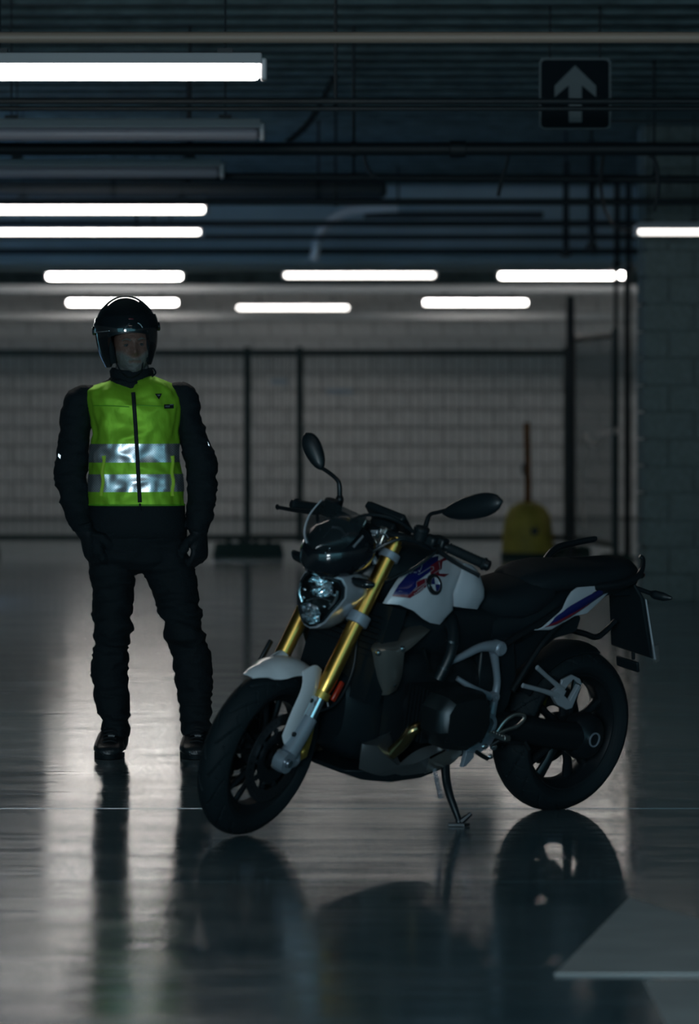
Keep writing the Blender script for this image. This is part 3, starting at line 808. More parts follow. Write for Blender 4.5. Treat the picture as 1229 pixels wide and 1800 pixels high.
    def sec(u, hw, w0, w1, cv=-.012, n=20, e=2.4, back=.06):
        out = []
        for k in range(n):
            t = 2*PI*k/n; cs, sn = math.cos(t), math.sin(t)
            y = abs(cs)**(2/e)*(1 if cs > 0 else -1)*hw; z = abs(sn)**(2/e)*(1 if sn > 0 else -1)*(w1-w0)/2
            out.append(Vector((u-back*(y/hw)**2 if back else u, cv+y, (w0+w1)/2+z)))
        return out
    m.loft([sec(1.425, .050, .945, 1.020, back=.01), sec(1.40, .090, .928, 1.055, back=.03), sec(1.35, .118, .922, 1.085, back=.04), sec(1.27, .122, .930, 1.110, back=.03), sec(1.19, .10, .95, 1.095, back=0), sec(1.14, .06, .97, 1.06, back=0)])
    cb = m.build('cowl_body', 'gloss', ns, ang=50)
    bmc = bmesh.new(); bmc.from_mesh(cb.data); bvc = BVHTree.FromBMesh(bmc)
    def CS(x, y, fb):
        o_, d_ = _ray(x, y, False); h_ = bvc.ray_cast(o_, d_.normalized())[0]
        return h_-d_.normalized()*.003 if h_ is not None else st(SU(x, y, fb))
    m = MB(xf)
    LE = [SU(548, 960, 1.405), SU(538, 950, 1.395), SU(536, 930, 1.37), SU(545, 904, 1.34), SU(566, 878, 1.30)]
    RE = [Vector((p_.x, -.024-p_.y, p_.z)) for p_ in LE]
    m.coons([LE[0], Vector((1.44, -.012, LE[0].z)), RE[0]], [LE[-1], Vector((1.325, -.012, LE[-1].z+.012)), RE[-1]], LE, RE, bulge=.02, bdir=(1, 0, .3), th=.003)
    m.build('windscreen', 'smoke', ns)
    m = MB(xf); m.tube(LE, [.0045, .0045, .004, .003, .002], 8)
    m.build('screen_edge_streak', 'white', ns)  # white tube paints the bright streak along the screen edge
    # silver strips painting highlights onto the cowl, and the small position lamp
    for l_, r_ in (([(583, 927), (598, 930), (606, 940), (616, 952)], [.006, .007, .006, .005]), ([(601, 946), (612, 938)], .0045), ([(622, 961), (638, 943)], .0055), ([(568, 945), (583, 929)], .0022), ([(560, 918), (563, 932)], .003)):
        m = MB(); m.tube([CS(x, y, 1.30) for x, y in l_], r_, 8, flat=.6); m.build('cowl_glint', 'silver', ns)
    for x, y, r in ((578, 964, .009), (563, 963, .005), (572, 972, .004), (583, 960, .004)):
        m = MB(); m.ell(CS(x, y, 1.405), (r*.6, r, r), 12); m.build('position_lamp', 'chrome', ns)
    # front indicators
    for sv in (-1, 1):
        m = MB(xf); q = SU(533, 984, 1.31); q = Vector((q.x, -sv*q.y, q.z)); m.tube([(1.27, sv*.07, q.z), q+Vector((0, -sv*.02, 0))], .010, 8)
        m.tube([q+Vector((0, -sv*.02, 0)), q, q+Vector((-.005, sv*.035, .004)), q+Vector((-.015, sv*.058, .010))], [.010, .017, .017, .006], 12)
        o = m.build('turn_indicator', 'gloss', bike)
        m = MB(xf); m.ell(q+Vector((.012, sv*.01, 0)), (.010, .030, .012), 12); m.build('indicator_lens', 'smoke', o)
    # handlebar
    m = MB(xf)
    GL = Vector((1.0, .396, 1.074)); GR = Vector((1.0, -.385, 1.020))
    m.tube([GL, (1.035, .27, 1.090), (1.075, .17, 1.085), (1.10, .06, 1.075), (1.10, -.06, 1.07), (1.075, -.17, 1.068), (1.035, -.27, 1.05), GR], .0135, 14)
    hb = m.build('handlebar', 'blackmetal', bike)
    for sv, G in ((1, GL), (-1, GR)):
        d = (Vector((1.035, sv*.27, 1.090 if sv > 0 else 1.05))-G).normalized()
        m = MB(xf); prof = []
        rs = [.022, .0235, .019]+[.0185, .0172]*9+[.020]
        pts = [G-d*.012+d*(.14*k/(len(rs)-1)) for k in range(len(rs))]
        m.tube(pts, rs, 18, smooth=False); m.build('grip', 'rubber', bike)
        m = MB(xf); m.tube([G-d*.030, G-d*.026, G-d*.010], [.012, .0195, .0195], 18, smooth=False); m.build('bar_end', 'blackmetal', bike)
        # lever
        m = MB(xf); b0 = G+d*.155
        f_ = Vector((1, 0, -.22)).normalized()
        if sv < 0:
            m.tube([b0+f_*.02, b0+f_*.045+d*-.02, G+f_*.055+d*.04, G+f_*.05-d*.055, G+f_*.048-d*.070], [.012, .011, .008, .0072, .011], 10, flat=.8)
        else:
            m.tube([b0+f_*.02, b0+f_*.045+d*-.02, G+f_*.075+d*.05, G+f_*.085-d*.03, G+f_*.085-d*.045], [.012, .011, .008, .0072, .011], 10, flat=.8)
        m.build('brake_lever' if sv < 0 else 'clutch_lever', 'blackmetal', bike)
        m = MB(xf); m.box(G+d*.165, (.045, .055, .048)); m.box(G+d*.185+Vector((.025, 0, .005)), (.04, .05, .035)); m.build('switch_cluster', 'black', bike, bevel=.008)
        m = MB(xf)
        for k in range(4): m.box(G+d*(.15+.012*k)+Vector((-.024, 0, .012-.008*k)), (.006, .007, .006))
        m.build('switch_button', 'silver' if sv > 0 else 'black', bike, bevel=.001)
        # reservoir
        m = MB(xf); q = G+d*.215+Vector((.045, 0, .020))
        m.lathe([(.001, -.022), (.024, -.022), (.026, .008), (.028, .010), (.028, .020), (.024, .024), (.001, .024)], q, (0, 0, 1), 20)
        m.box(q+Vector((-.02, 0, -.015)), (.05, .035, .02)); m.build('fluid_reservoir', 'black', bike)
    # bar clamps and risers
    m = MB(xf)
    for sv in (-1, 1):
        m.box((1.100, sv*.045, 1.055), (.042, .030, .075), Matrix.Rotation(-RAKE*.6, 3, 'Y')); 
    m.box((1.10, 0, 1.02), (.06, .13, .014), Matrix.Rotation(-RAKE*.6, 3, 'Y'))
    m.build('bar_riser', 'alu', bike, bevel=.005)
    m = MB(xf)
    for x, y, u in ((640, 940, 1.16), (648, 935, 1.15), (656, 950, 1.15), (642, 962, 1.17), (632, 955, 1.18)): m.ell(SU(x, y, u), (.012, .010, .009), 12)
    m.tube([SU(640, 925, 1.14), SU(634, 945, 1.17), SU(628, 965, 1.2)], .006, 8); m.tube([SU(650, 942, 1.14), SU(670, 938, 1.12), SU(688, 945, 1.1)], .005, 8)
    m.tube([SU(668, 930, 1.12), SU(662, 946, 1.14)], .006, 8)
    m.build('bar_fitting', 'chrome', bike)
    for x, y, u, s1, s2, r_ in ((655, 936, 1.13, .050, .018, 20), (668, 944, 1.11, .045, .016, -35), (650, 958, 1.15, .040, .024, 30), (676, 966, 1.12, .030, .022, 10), (640, 968, 1.17, .032, .026, -20)):
        m = MB(xf); m.box(SU(x, y, u), (.016, s1, s2), Matrix.Rotation(math.radians(r_), 3, 'X')); m.build('steering_fitting', 'silver', bike, bevel=.004)
    m = MB(xf); m.tube([SU(620, 985, 1.2), SU(636, 978, 1.18), SU(652, 975, 1.16), SU(660, 990, 1.15)], .012, 10); m.build('cable_guide', 'frame', bike)
    # cables
    m = MB(xf)
    for pts in ([(1.06, .22, 1.07), (1.18, .17, 1.10), (1.24, .10, 1.03), (1.20, .05, .93)], [(1.06, -.22, 1.05), (1.18, -.19, 1.10), (1.25, -.12, 1.04), (1.20, -.05, .93)],
                [(1.07, .20, 1.09), (1.20, .12, 1.16), (1.24, .0, 1.12), (1.19, -.04, .98)], [(1.05, .24, 1.07), (1.13, .21, 1.00), (1.16, .13, .93), (1.12, .06, .86)]):
        m.tube(pts, .006, 8)
    m.build('control_cable', 'black', bike)
    # instrument cluster (tilted screen seen from ahead as a dark wedge)
    m = MB(xf)
    ip = [SU(x, y, 1.08) for x, y in [(653, 900), (660, 893), (700, 904), (712, 916), (704, 930), (660, 917)]]
    q = SP(684, 911, -.01); R_ = Matrix.Rotation(math.radians(-38), 3, 'Y')
    m.box(q, (.105, .165, .028), R_)
    m.box(q+Vector((.02, 0, -.03)), (.05, .10, .04), R_)
    ic = m.build('instrument_panel', 'black', bike, bevel=.008)
    m = MB(xf); m.box(q+R_@Vector((0, 0, .0155)), (.085, .145, .002), R_); m.build('display', 'gloss', ic)
    # mirrors
    def mirror(stem, head_c, axis, half_len, half_wd, face, name='mirror'):
        e = empty(name, parent=bike)
        m = MB(xf); m.tube(stem, [.009]*2+[.0075]*(len(stem)-2), 10); m.tube([stem[0]-Vector((0, 0, .03)), stem[0], stem[0]+(stem[1]-stem[0])*.35], [.014, .015, .009], 12); m.build('mirror_stem', 'blackmetal', e)
        a = Vector(axis).normalized(); fc = Vector(face); fc = (fc-a*fc.dot(a)).normalized(); b = a.cross(fc)
        m = MB(xf); rings = []
        N = 14
        for i in range(N+1):
            s_ = -1+2*i/N
            # teardrop, wider on the outer side
            w = (max(0, 1-((s_-.25)/(1.25 if s_ < .25 else .75))**2))**.55
            w = max(w, .12 if s_ < 0 else .05)
            th = .022*w**.8
            rings.append([Vector(head_c)+a*half_len*s_+b*half_wd*w*math.cos(t)+fc*th*(math.sin(t) if math.sin(t) > 0 else .35*math.sin(t)) for t in [2*PI*k/16 for k in range(16)]])
        m.loft(rings); m.build('mirror_housing', 'black', e, ang=60)
        m = MB(xf); rings = []
        for i in range(2, N):
            s_ = -1+2*i/N; w = (max(0, 1-((s_-.25)/(1.25 if s_ < .25 else .75))**2))**.55*.9
            rings.append([Vector(head_c)+a*half_len*s_*.95+b*half_wd*w*k_-fc*.0095 for k_ in (-1, -.5, 0, .5, 1)])
        m.loft(rings, caps=False, wrap=False); m.build('mirror_glass', 'chrome', e, fixn=False)
    uL = .98
    p = lambda x, y, u=uL: SU(x, y, u)
    mirror([p(745, 942), p(749, 922), p(756, 905), p(772, 900), p(800, 893)], (p(785, 899)+p(878, 884))/2, p(878, 880)-p(785, 899), .125, .043, (1, 0, .1))
    uR = 1.0
    mirror([p(597, 878, uR), p(597, 858, uR), p(594, 845, uR), p(580, 832, uR), p(568, 824, uR)], (p(567, 828, uR)+p(537, 758, uR))/2, p(536, 757, uR)-p(567, 828, uR), .073, .034, (1, .5, .1))
front_end()

def ring_se(u, cv, w0, w1, hw, e=2.6, n=24, lean=0):
    out = []
    for k in range(n):
        t = 2*PI*k/n; cs, sn = math.cos(t), math.sin(t)
        y = abs(cs)**(2/e)*(1 if cs > 0 else -1)*hw; z = abs(sn)**(2/e)*(1 if sn > 0 else -1)*(w1-w0)/2
        out.append(Vector((u+lean*z, cv+y, (w0+w1)/2+z)))
    return out

def body_work():
    # ---------- tank cover
    m = MB()
    m.loft([ring_se(1.185, 0, .86, .94, .05), ring_se(1.14, 0, .84, .985, .09), ring_se(1.05, 0, .81, 1.015, .125), ring_se(.93, 0, .79, 1.02, .140), ring_se(.82, 0, .78, 1.005, .135), ring_se(.72, 0, .78, .965, .115), ring_se(.63, 0, .78, .915, .095), ring_se(.57, 0, .78, .885, .075)])
    m.build('tank_cover', 'black', bike, ang=60)
    panels = {}
    for sv in (1, -1):
        def Q(x, y, v): p = BP(x, y, v); p.y *= sv; return p
        m = MB()
        m.coons([Q(675, 1061, .15), Q(702, 1063, .185), Q(728, 1074, .20), Q(744, 1088, .20), Q(757, 1095, .195), Q(773, 1098, .185)],
                [Q(727, 988, .10), Q(745, 978, .10), Q(770, 975, .10), Q(795, 978, .10), Q(816, 990, .125)],
                [Q(675, 1061, .15), Q(690, 1035, .155), Q(708, 1008, .13), Q(727, 988, .10)],
                [Q(773, 1098, .185), Q(797, 1073, .175), Q(795, 1045, .175), Q(804, 1022, .16), Q(816, 990, .125)],
                bulge=.030*sv, bdir=(0, 1, 0), th=.006*sv, nu=26, nv=18, smooth=False)
        o = m.build('tank_side_panel', 'white', bike, ang=60)
        panels[sv] = m
        pan_obj = o
        m = MB()
        m.coons([Q(798, 1066, .170), Q(818, 1069, .172), Q(839, 1071, .158)],
                [Q(817, 990, .130), Q(830, 993, .128), Q(839, 1000, .118)],
                [Q(798, 1066, .170), Q(797, 1044, .172), Q(806, 1021, .158), Q(817, 990, .130)],
                [Q(839, 1071, .158), Q(852, 1052, .152), Q(852, 1035, .146), Q(846, 1016, .134), Q(839, 1000, .118)],
                bulge=.016*sv, bdir=(0, 1, 0), th=.006*sv, nu=14, nv=16, smooth=False)
        m.build('tank_rear_panel', 'white', bike, ang=60)
        # small pale plate in front of the tank
        m = MB(); m.plate([Q(716, 1000, .10), Q(733, 977, .09), Q(748, 985, .085), Q(734, 996, .095)], (0, sv, 0), -.006); m.build('intake_flap', 'silver', bike)
        # printed colours, laid on the panel surface
        bm = bmesh.new(); 
        me_ = o.data; bm.from_mesh(me_); bvh = BVHTree.FromBMesh(bm)
        def decal(polys, name, mt, lift=.0012, par=None):
            mb = MB()
            for poly in polys:
                b2 = bmesh.new(); vs = []
                for x, y in poly:
                    q = BP(x, y, .19); vs.append(b2.verts.new((q.x, 0, q.z)))
                f = b2.faces.new(vs); bmesh.ops.triangulate(b2, faces=[f])
                for _ in range(3):
                    es = [e for e in b2.edges if e.calc_length() > .016]
                    if es: bmesh.ops.subdivide_edges(b2, edges=es, cuts=1, use_grid_fill=False); bmesh.ops.triangulate(b2, faces=b2.faces[:])
                b2.verts.ensure_lookup_table(); V = []
                for v_ in b2.verts:
                    # follow the viewing ray used to take the outline, so the print keeps its shape on the curved panel
                    px, py = pxof(v_.co.x, .19, v_.co.z)
                    o1 = MRi @ (Vector((0, 0, CZ))-RW); d1 = (MRi @ Vector(((px-CX)/F, 1, -(py-HY)/F))).normalized()
                    if sv > 0: h = bvh.ray_cast(o1, d1)[0]
                    else: h = bvh.ray_cast(Vector((o1.x, -o1.y, o1.z)), Vector((d1.x, -d1.y, d1.z)))[0]
                    if h is None: h = Vector((v_.co.x, sv*.19, v_.co.z))
                    V.append(h+Vector((0, sv*lift, 0)))
                mb.add(V, [tuple(q.index for q in f_.verts) for f_ in b2.faces]); b2.free()
            if mb.f: mb.build(name, mt, par or pan_obj, fixn=False)
        z = lambda l: [(665+x/6.145, 960+y/6.145) for x, y in l]
        decal([z([(150, 530), (215, 420), (300, 320), (400, 230), (520, 130), (650, 105), (640, 180), (590, 200), (440, 300), (590, 250), (500, 320), (410, 385), (410, 440), (335, 520)])], 'blue_print', 'blue')
        decal([z([(150, 525), (335, 520), (415, 440), (410, 385), (500, 345), (520, 345), (515, 440), (440, 500), (340, 560), (270, 555), (150, 540)])], 'red_print', 'red', .0018)
        decal([z([(560, 210), (650, 150), (690, 165), (680, 245), (650, 270), (600, 292), (760, 298), (745, 310), (710, 332), (660, 322), (560, 300), (590, 255)]), z([(655, 150), (720, 120), (760, 110), (740, 145), (690, 165)])], 'red_letter', 'red', .0024)
        pl = strokes_polys([[(440, 300), (560, 222), (590, 222), (590, 250), (410, 385)], [(650, 170), (665, 250), (600, 290)], [(420, 480), (520, 400)], [(500, 345), (510, 390), (380, 480)]], 7)
        decal([z(p_) for p_ in pl], 'pale_outline', 'silver', .0032)
        decal([[(x/1, y/1) for x, y in z([(380+i*19, 512-i*13), (392+i*19, 503-i*13), (394+i*19, 519-i*13), (383+i*19, 527-i*13)])] for i in range(6)], 'small_lettering', 'silver', .0030)
        # round badge
        q = BP(763.5, 1027.5, .2)
        o1 = MRi @ (Vector((0, 0, CZ))-RW); d1 = (q-o1).normalized()
        if sv < 0: o1.y *= -1; d1.y *= -1
        h, nr, _, _ = bvh.ray_cast(o1, d1)
        if h is not None:
            if nr.y*sv < 0: nr = -nr
            bd = empty('round_badge', parent=bike)
            m = MB(); m.lathe([(.0375, -.004), (.0375, .003), (.035, .006), (.025, .006), (.0245, .004)], h, nr, 36); m.build('badge_ring', 'gloss', bd)
            e1 = Vector((1, 0, 0)); e1 = (e1-nr*e1.dot(nr)).normalized(); e2 = nr.cross(e1)
            for k in range(4):
                m = MB(); cc_ = h+nr*.0045
                pts = [cc_]+[cc_+(e1*math.cos(t)+e2*math.sin(t))*.0245 for t in [PI/2*k+PI/2*j/8 for j in range(9)]]
                m.add(pts, [tuple(range(10))]); m.build('badge_quarter', 'blue' if k % 2 else 'white', bd, fixn=False)
            m = MB(); m.lathe([(.0238, .0045), (.0238, .0068), (.0255, .0068), (.0255, .0045)], h, nr, 36, closed=True); m.build('badge_rim', 'chrome', bd)
        bm.free()
    # ---------- rider seat and pillion
    m = MB()
    m.loft([ring_se(.72, 0, .80, .860, .07), ring_se(.64, 0, .78, .862, .10), ring_se(.52, 0, .74, .858, .13), ring_se(.42, 0, .73, .874, .148), ring_se(.34, 0, .75, .890, .145), ring_se(.26, 0, .78, .900, .12)])
    m.build('rider_seat', 'seat', bike, ang=60)
    m = MB()
    tops = [(.37, .885, .10), (.335, .905, .12), (.275, .925, .13), (.19, .937, .13), (.09, .934, .125), (-.02, .934, .12), (-.12, .940, .105), (-.19, .942, .085), (-.235, .920, .055)]
    m.loft([ring_se(u, 0, .83, w, hw) for u, w, hw in tops]); m.build('pillion_seat', 'seat', bike, ang=60)
    # dark tail cowl beneath
    m = MB()
    m.loft([ring_se(.55, 0, .62, .80, .12), ring_se(.40, 0, .64, .82, .14), ring_se(.20, 0, .73, .87, .13), ring_se(0, 0, .80, .87, .11), ring_se(-.16, 0, .83, .88, .08), ring_se(-.23, 0, .85, .89, .05)])
    m.build('tail_cowl', 'black', bike, ang=60)
    for sv in (1, -1):
        def Q(x, y, v): p = BP(x, y, v); p.y *= sv; return p
        t_ = empty('tail_side_panel', parent=bike)
        zz = lambda x, y: (920+x/6.83, 1010+y/6.83)
        m = MB()
        def qz(x, y, v): a, b = zz(x, y); return Q(a, b, v)
        m.coons([qz(130, 668, .150), qz(330, 668, .150), qz(480, 580, .150), qz(620, 495, .145), qz(760, 470, .14), qz(900, 340, .125), qz(1040, 200, .105)],
                [qz(130, 662, .150), qz(210, 655, .155), qz(330, 550, .158), qz(470, 430, .158), qz(530, 290, .150), qz(580, 210, .145), qz(650, 155, .14), qz(1040, 125, .105)],
                [qz(130, 668, .150), qz(130, 662, .150)], [qz(1040, 200, .105), qz(1040, 125, .105)], bulge=.006*sv, bdir=(0, 1, 0), th=.004*sv, nu=26, nv=10, smooth=False)
        m.build('panel_skin', 'white', t_, ang=60)
        m = MB(); l = .156
        m.coons([qz(265, 630, l), qz(400, 600, l), qz(560, 510, l-.002), qz(760, 380, l-.010), qz(1035, 190, .113)], [qz(265, 628, l), qz(400, 500, l+.004), qz(560, 385, l+.003), qz(760, 270, l-.006), qz(1020, 135, .115)],
                [qz(265, 630, l), qz(265, 628, l)], [qz(1035, 190, .113), qz(1020, 135, .115)], bulge=.007*sv, bdir=(0, 1, 0), th=.003*sv, nu=20, nv=5, smooth=False)
        m.build('blue_stripe', 'blue', t_)
        m = MB()
        m.coons([qz(268, 633, l+.004), qz(400, 604, l+.004), qz(560, 514, l+.003), qz(800, 356, l-.010)], [qz(268, 630, l+.004), qz(400, 560, l+.005), qz(560, 470, l+.003), qz(800, 340, l-.010)],
                [qz(268, 633, l+.004), qz(268, 630, l+.004)], [qz(800, 356, l-.010), qz(800, 340, l-.010)], bulge=.006*sv, bdir=(0, 1, 0), th=.003*sv, nu=20, nv=5, smooth=False)
        m.build('red_stripe', 'red', t_)
        # grab rails
        m = MB(); m.tube([Vector((.09, sv*.12, .90)), Vector((.04, sv*.138, .93)), Vector((-.01, sv*.145, .950)), Vector((-.09, sv*.14, .966)), Vector((-.175, sv*.125, .982))] if sv < 0 else
                         [Vector((.06, .115, .86)), Vector((-.02, .135, .87)), Vector((-.10, .14, .885)), Vector((-.16, .13, .912)), Vector((-.185, .11, .955)), Vector((-.175, .10, .968))], [.016, .016, .015, .013, .012, .009], 12, flat=.75)
        m.build('grab_rail', 'blackmetal', bike)
    
    # tail lamp
    m = MB(); m.loft([ring_se(-.20, 0, .855, .90, .055), ring_se(-.27, 0, .862, .895, .05), ring_se(-.285, 0, .868, .888, .04)]); o = m.build('tail_lamp', 'black', bike)
    m = MB(); m.loft([ring_se(-.283, 0, .866, .890, .042), ring_se(-.292, 0, .870, .886, .035)]); m.build('lamp_lens', 'redlens', o)
    # plate holder
    ph = empty('plate_holder', parent=bike)
    m = MB(); m.loft([[Vector((-.10, y, .84)) for y in (-.03, .03)]+[Vector((-.14, .03, .80)), Vector((-.14, -.03, .80))]] + [[Vector((-.24, -.03, .875)), Vector((-.24, .03, .875)), Vector((-.235, .035, .80)), Vector((-.235, -.035, .80))]]); m.build('holder_root', 'black', ph, bevel=.005)
    pq = [BU(x, y, -.30) for x, y in ((1068, 1046), (1108, 1058), (1140, 1076), (1156, 1152), (1088, 1136))]
    pts = [Vector((-.235, -.075, .875)), Vector((-.245, .055, .862)), Vector((-.33, .085, .79)), Vector((-.375, .105, .60)), Vector((-.36, -.115, .60)), Vector((-.28, -.115, .80))]
    m = MB(); 
    A_ = [Vector((-.21, -.06, .865)), Vector((-.21, .06, .865)), Vector((-.26, .085, .80)), Vector((-.335, .105, .575)), Vector((-.335, -.105, .575)), Vector((-.26, -.085, .80))]
    m.plate(A_, (1, 0, .3), .022); m.build('holder_panel', 'black', ph, bevel=.006)
    m = MB(); m.plate([Vector((-.258, .088, .80)), Vector((-.337, .108, .575)), Vector((-.337, -.108, .575)), Vector((-.258, -.088, .80))], (-1, 0, -.3), .004); m.build('licence_plate', 'white', ph, bevel=.002)
    m = MB(); m.box((-.325, .114, .60), (.030, .014, .075), Matrix.Rotation(math.radians(18), 3, 'Y')); m.build('side_marker', 'lens', ph, bevel=.004)
    m = MB(); m.tube([(-.325, 0, .59), (-.335, 0, .55)], .008, 8); m.box((-.342, -.03, .525), (.012, .11, .040), Matrix.Rotation(math.radians(18), 3, 'Y')); m.build('rear_reflector', 'black', ph, bevel=.005)
    for sv in (1, -1):
        m = MB(); q = Vector((-.245, sv*.12, .83)); m.tube([(-.235, sv*.05, .835), q], .009, 8); m.tube([q, q+Vector((0, sv*.02, 0)), q+Vector((-.01, sv*.055, 0)), q+Vector((-.02, sv*.085, .002))], [.010, .017, .016, .005], 12, flat=.8)
        o = m.build('turn_indicator', 'black', bike); m = MB(); m.ell(q+Vector((-.010, sv*.045, 0)), (.012, .026, .010), 12); m.build('indicator_lens', 'smoke', o)
    m = MB(); m.tube([BP(1004, 1108, .0), BP(1028, 1114, 0), BP(1046, 1120, 0), BP(1060, 1113, 0), BP(1082, 1092, -.0)], .011, 10); m.build('holder_strut', 'blackmetal', bike)
def pxof(u, v, w):
    p = RW+MR@Vector((u, v, w)); return CX+p.x*F/p.y, HY+(CZ-p.z)*F/p.y
body_work()

def engine():
    # radiator behind the forks, covers on both sides
    m = MB(); m.box((1.12, 0, .66), (.07, .36, .34), Matrix.Rotation(math.radians(-12), 3, 'Y')); rd = m.build('radiator', 'black', bike)
    m = MB()
    for k in range(14): m.box((1.152+.21*(-.13+.02*k)*-1*0, 0, .53+k*.02), (.012, .32, .006))
    m.build('radiator_fin', 'darkmetal', rd)
    for sv in (1, -1):
        def Q(x, y, v): p = BP(x, y, v); p.y *= sv; return p
        m = MB()
        rc = empty('radiator_cover', parent=bike)
        # front face with a folded upper edge
        m.coons([Q(672, 1222, .175), Q(684, 1221, .185), Q(697, 1213, .185)], [Q(656, 1146, .185), Q(683, 1143, .215), Q(711, 1146, .215)],
                [Q(672, 1222, .175), Q(663, 1190, .180), Q(656, 1146, .185)], [Q(697, 1213, .185), Q(706, 1190, .20), Q(711, 1146, .215)], bulge=.010*sv, th=.004*sv, nu=10, nv=12)
        m.coons([Q(656, 1146, .185), Q(683, 1143, .215), Q(711, 1146, .215), Q(735, 1128, .20), Q(757, 1107, .18)], [Q(653, 1139, .168), Q(660, 1129, .15), Q(690, 1115, .135), Q(715, 1103, .13), Q(736, 1097, .125)],
                [Q(656, 1146, .185), Q(653, 1139, .168)], [Q(757, 1107, .18), Q(736, 1097, .125)], bulge=.012*sv, bdir=(0, .7, .7 if sv > 0 else -.7), th=.004*sv, nu=16, nv=8)
        m.coons([Q(700, 1150, .218), Q(711, 1146, .217)], [Q(738, 1103, .145), Q(757, 1107, .18)], [Q(700, 1150, .218), Q(718, 1124, .185), Q(738, 1103, .145)], [Q(711, 1146, .217), Q(735, 1128, .20), Q(757, 1107, .18)], th=.003*sv, nu=5, nv=8, bulge=.006*sv)
        m.build('cover_skin', 'titan', rc, ang=50)
        for x, y, v in ((708, 1141, .222), (693, 1203, .197), (666, 1148, .205)):
            m = MB(); m.lathe([(.0005, .006), (.006, .006), (.010, .003), (.010, -.006)], Q(x, y, v), (0, sv, 0), 14)
            m.build('screw', 'chrome', rc)
    # engine block
    m = MB(); m.loft([ring_se(1.08, 0, .30, .62, .10, 4), ring_se(1.02, 0, .27, .66, .13, 4), ring_se(.82, 0, .27, .68, .15, 4), ring_se(.66, 0, .30, .66, .14, 4), ring_se(.56, 0, .32, .60, .12, 4)])
    m.build('engine_block', 'blackmetal', bike, ang=40)
    m = MB(); m.loft([ring_se(1.10, 0, .62, .84, .10, 3), ring_se(.95, 0, .62, .84, .14, 3), ring_se(.75, 0, .60, .84, .14, 3), ring_se(.58, 0, .62, .82, .12, 3), ring_se(.46, 0, .64, .80, .11, 3)])
    m.build('airbox', 'black', bike, ang=50)
    # front guard between wheel and engine
    m = MB(); m.loft([ring_se(1.20, 0, .33, .56, .10, 3), ring_se(1.12, 0, .26, .60, .14, 3), ring_se(1.05, 0, .25, .62, .13, 3)]); m.build('oil_cooler_cowl', 'black', bike, ang=50)
    for sv in (1, -1):
        cy = empty('cylinder_head', parent=bike)
        # boxer cylinder
        m = MB()
        for k in range(6):
            m.box((.88, sv*(.17+.018*k), .46), (.19, .007, .19))
        m.tube([(.88, sv*.13, .46), (.88, sv*.28, .46)], .08, 24, smooth=False)
        m.build('cylinder_fin', 'blackmetal', cy)
        def hring(v, k): 
            o = [(-.11, -.075), (-.03, -.11), (.06, -.10), (.115, -.04), (.12, .04), (.09, .085), (-.02, .10), (-.09, .095), (-.125, .04), (-.13, -.03)]
            return [Vector((.88+x*k, sv*v, .465+z_*k)) for x, z_ in o]
        m = MB(); m.loft([hring(.27, 1.0), hring(.34, 1.02), hring(.365, .96), hring(.385, .80), hring(.392, .45)]); m.build('valve_cover', 'pan', cy, bevel=.006, ang=30) if False else m.build('valve_cover', 'darkmetal', cy, ang=28)
        m = MB()
        for x, z_ in ((-.09, .06), (.08, .05), (.08, -.06), (-.08, -.07)): m.lathe([(.0005, .008), (.009, .008), (.009, -.01)], (.88+x, sv*.372, .465+z_), (0, sv, 0), 8)
        m.build('cover_bolt', 'darkmetal', cy)
        m = MB(); m.tube([(.86, sv*.19, .57), (.83, sv*.20, .66), (.80, sv*.17, .73), (.78, sv*.12, .77)], [.022, .020, .022, .03], 16); m.build('intake_pipe', 'black', cy)
        m = MB(); m.lathe([(.022, -.004), (.027, -.004), (.027, .004), (.022, .004)], (.845, sv*.195, .61), (.25, 0, -1), 20, closed=True); m.lathe([(.022, -.004), (.027, -.004), (.027, .004), (.022, .004)], (.815, sv*.185, .70), (.25, 0, -1), 20, closed=True); m.build('hose_clamp', 'darkmetal', cy)
        # header
        m = MB(); m.tube([(.965, sv*.24, .42), (.995, sv*.235, .405), (1.00, sv*.20, .35), (1.00, sv*.135, .28), (.93, sv*.09, .235), (.78, sv*.08, .225)], [.019, .021, .022, .022, .022, .022], 18); m.build('exhaust_header', 'header', bike)
    # coloured hoses and vertical rods
    m = MB(); m.tube([BP(744, 1140, .19), BP(750, 1160, .19), BP(755, 1180, .18)], .005, 8); m.tube([BP(780, 1156, .16), BP(788, 1166, .16), BP(790, 1180, .16)], .006, 8); m.build('engine_hose', 'darkmetal', bike)
    # belly pan
    for sv in (1, -1):
        def Q(x, y, v): p = BP(x, y, v); p.y *= sv; return p
        bp_ = empty('belly_pan', parent=bike)
        m = MB()
        # front block with ridge
        m.coons([Q(632, 1352, .14), Q(665, 1360, .15), Q(700, 1345, .17)], [Q(637, 1308, .15), Q(652, 1310, .17), Q(662, 1311, .185)], [Q(632, 1352, .14), Q(634, 1330, .15), Q(637, 1308, .15)], [Q(700, 1345, .17), Q(680, 1330, .18), Q(662, 1311, .185)], th=.004*sv, bulge=.004*sv)
        m.coons([Q(637, 1308, .15), Q(652, 1310, .17), Q(662, 1311, .185)], [Q(640, 1302, .10), Q(668, 1290, .09), Q(697, 1277, .10)], [Q(637, 1308, .15), Q(640, 1302, .10)], [Q(662, 1311, .185), Q(680, 1293, .15), Q(697, 1277, .10)], th=.004*sv, bulge=.003*sv, nv=6)
        m.coons([Q(662, 1311, .185), Q(680, 1330, .18), Q(702, 1345, .17)], [Q(697, 1277, .10), Q(690, 1310, .12), Q(704, 1342, .155)], [Q(662, 1311, .185), Q(697, 1277, .10)], [Q(702, 1345, .17), Q(704, 1342, .165)], th=.004*sv, nv=6, smooth=False)
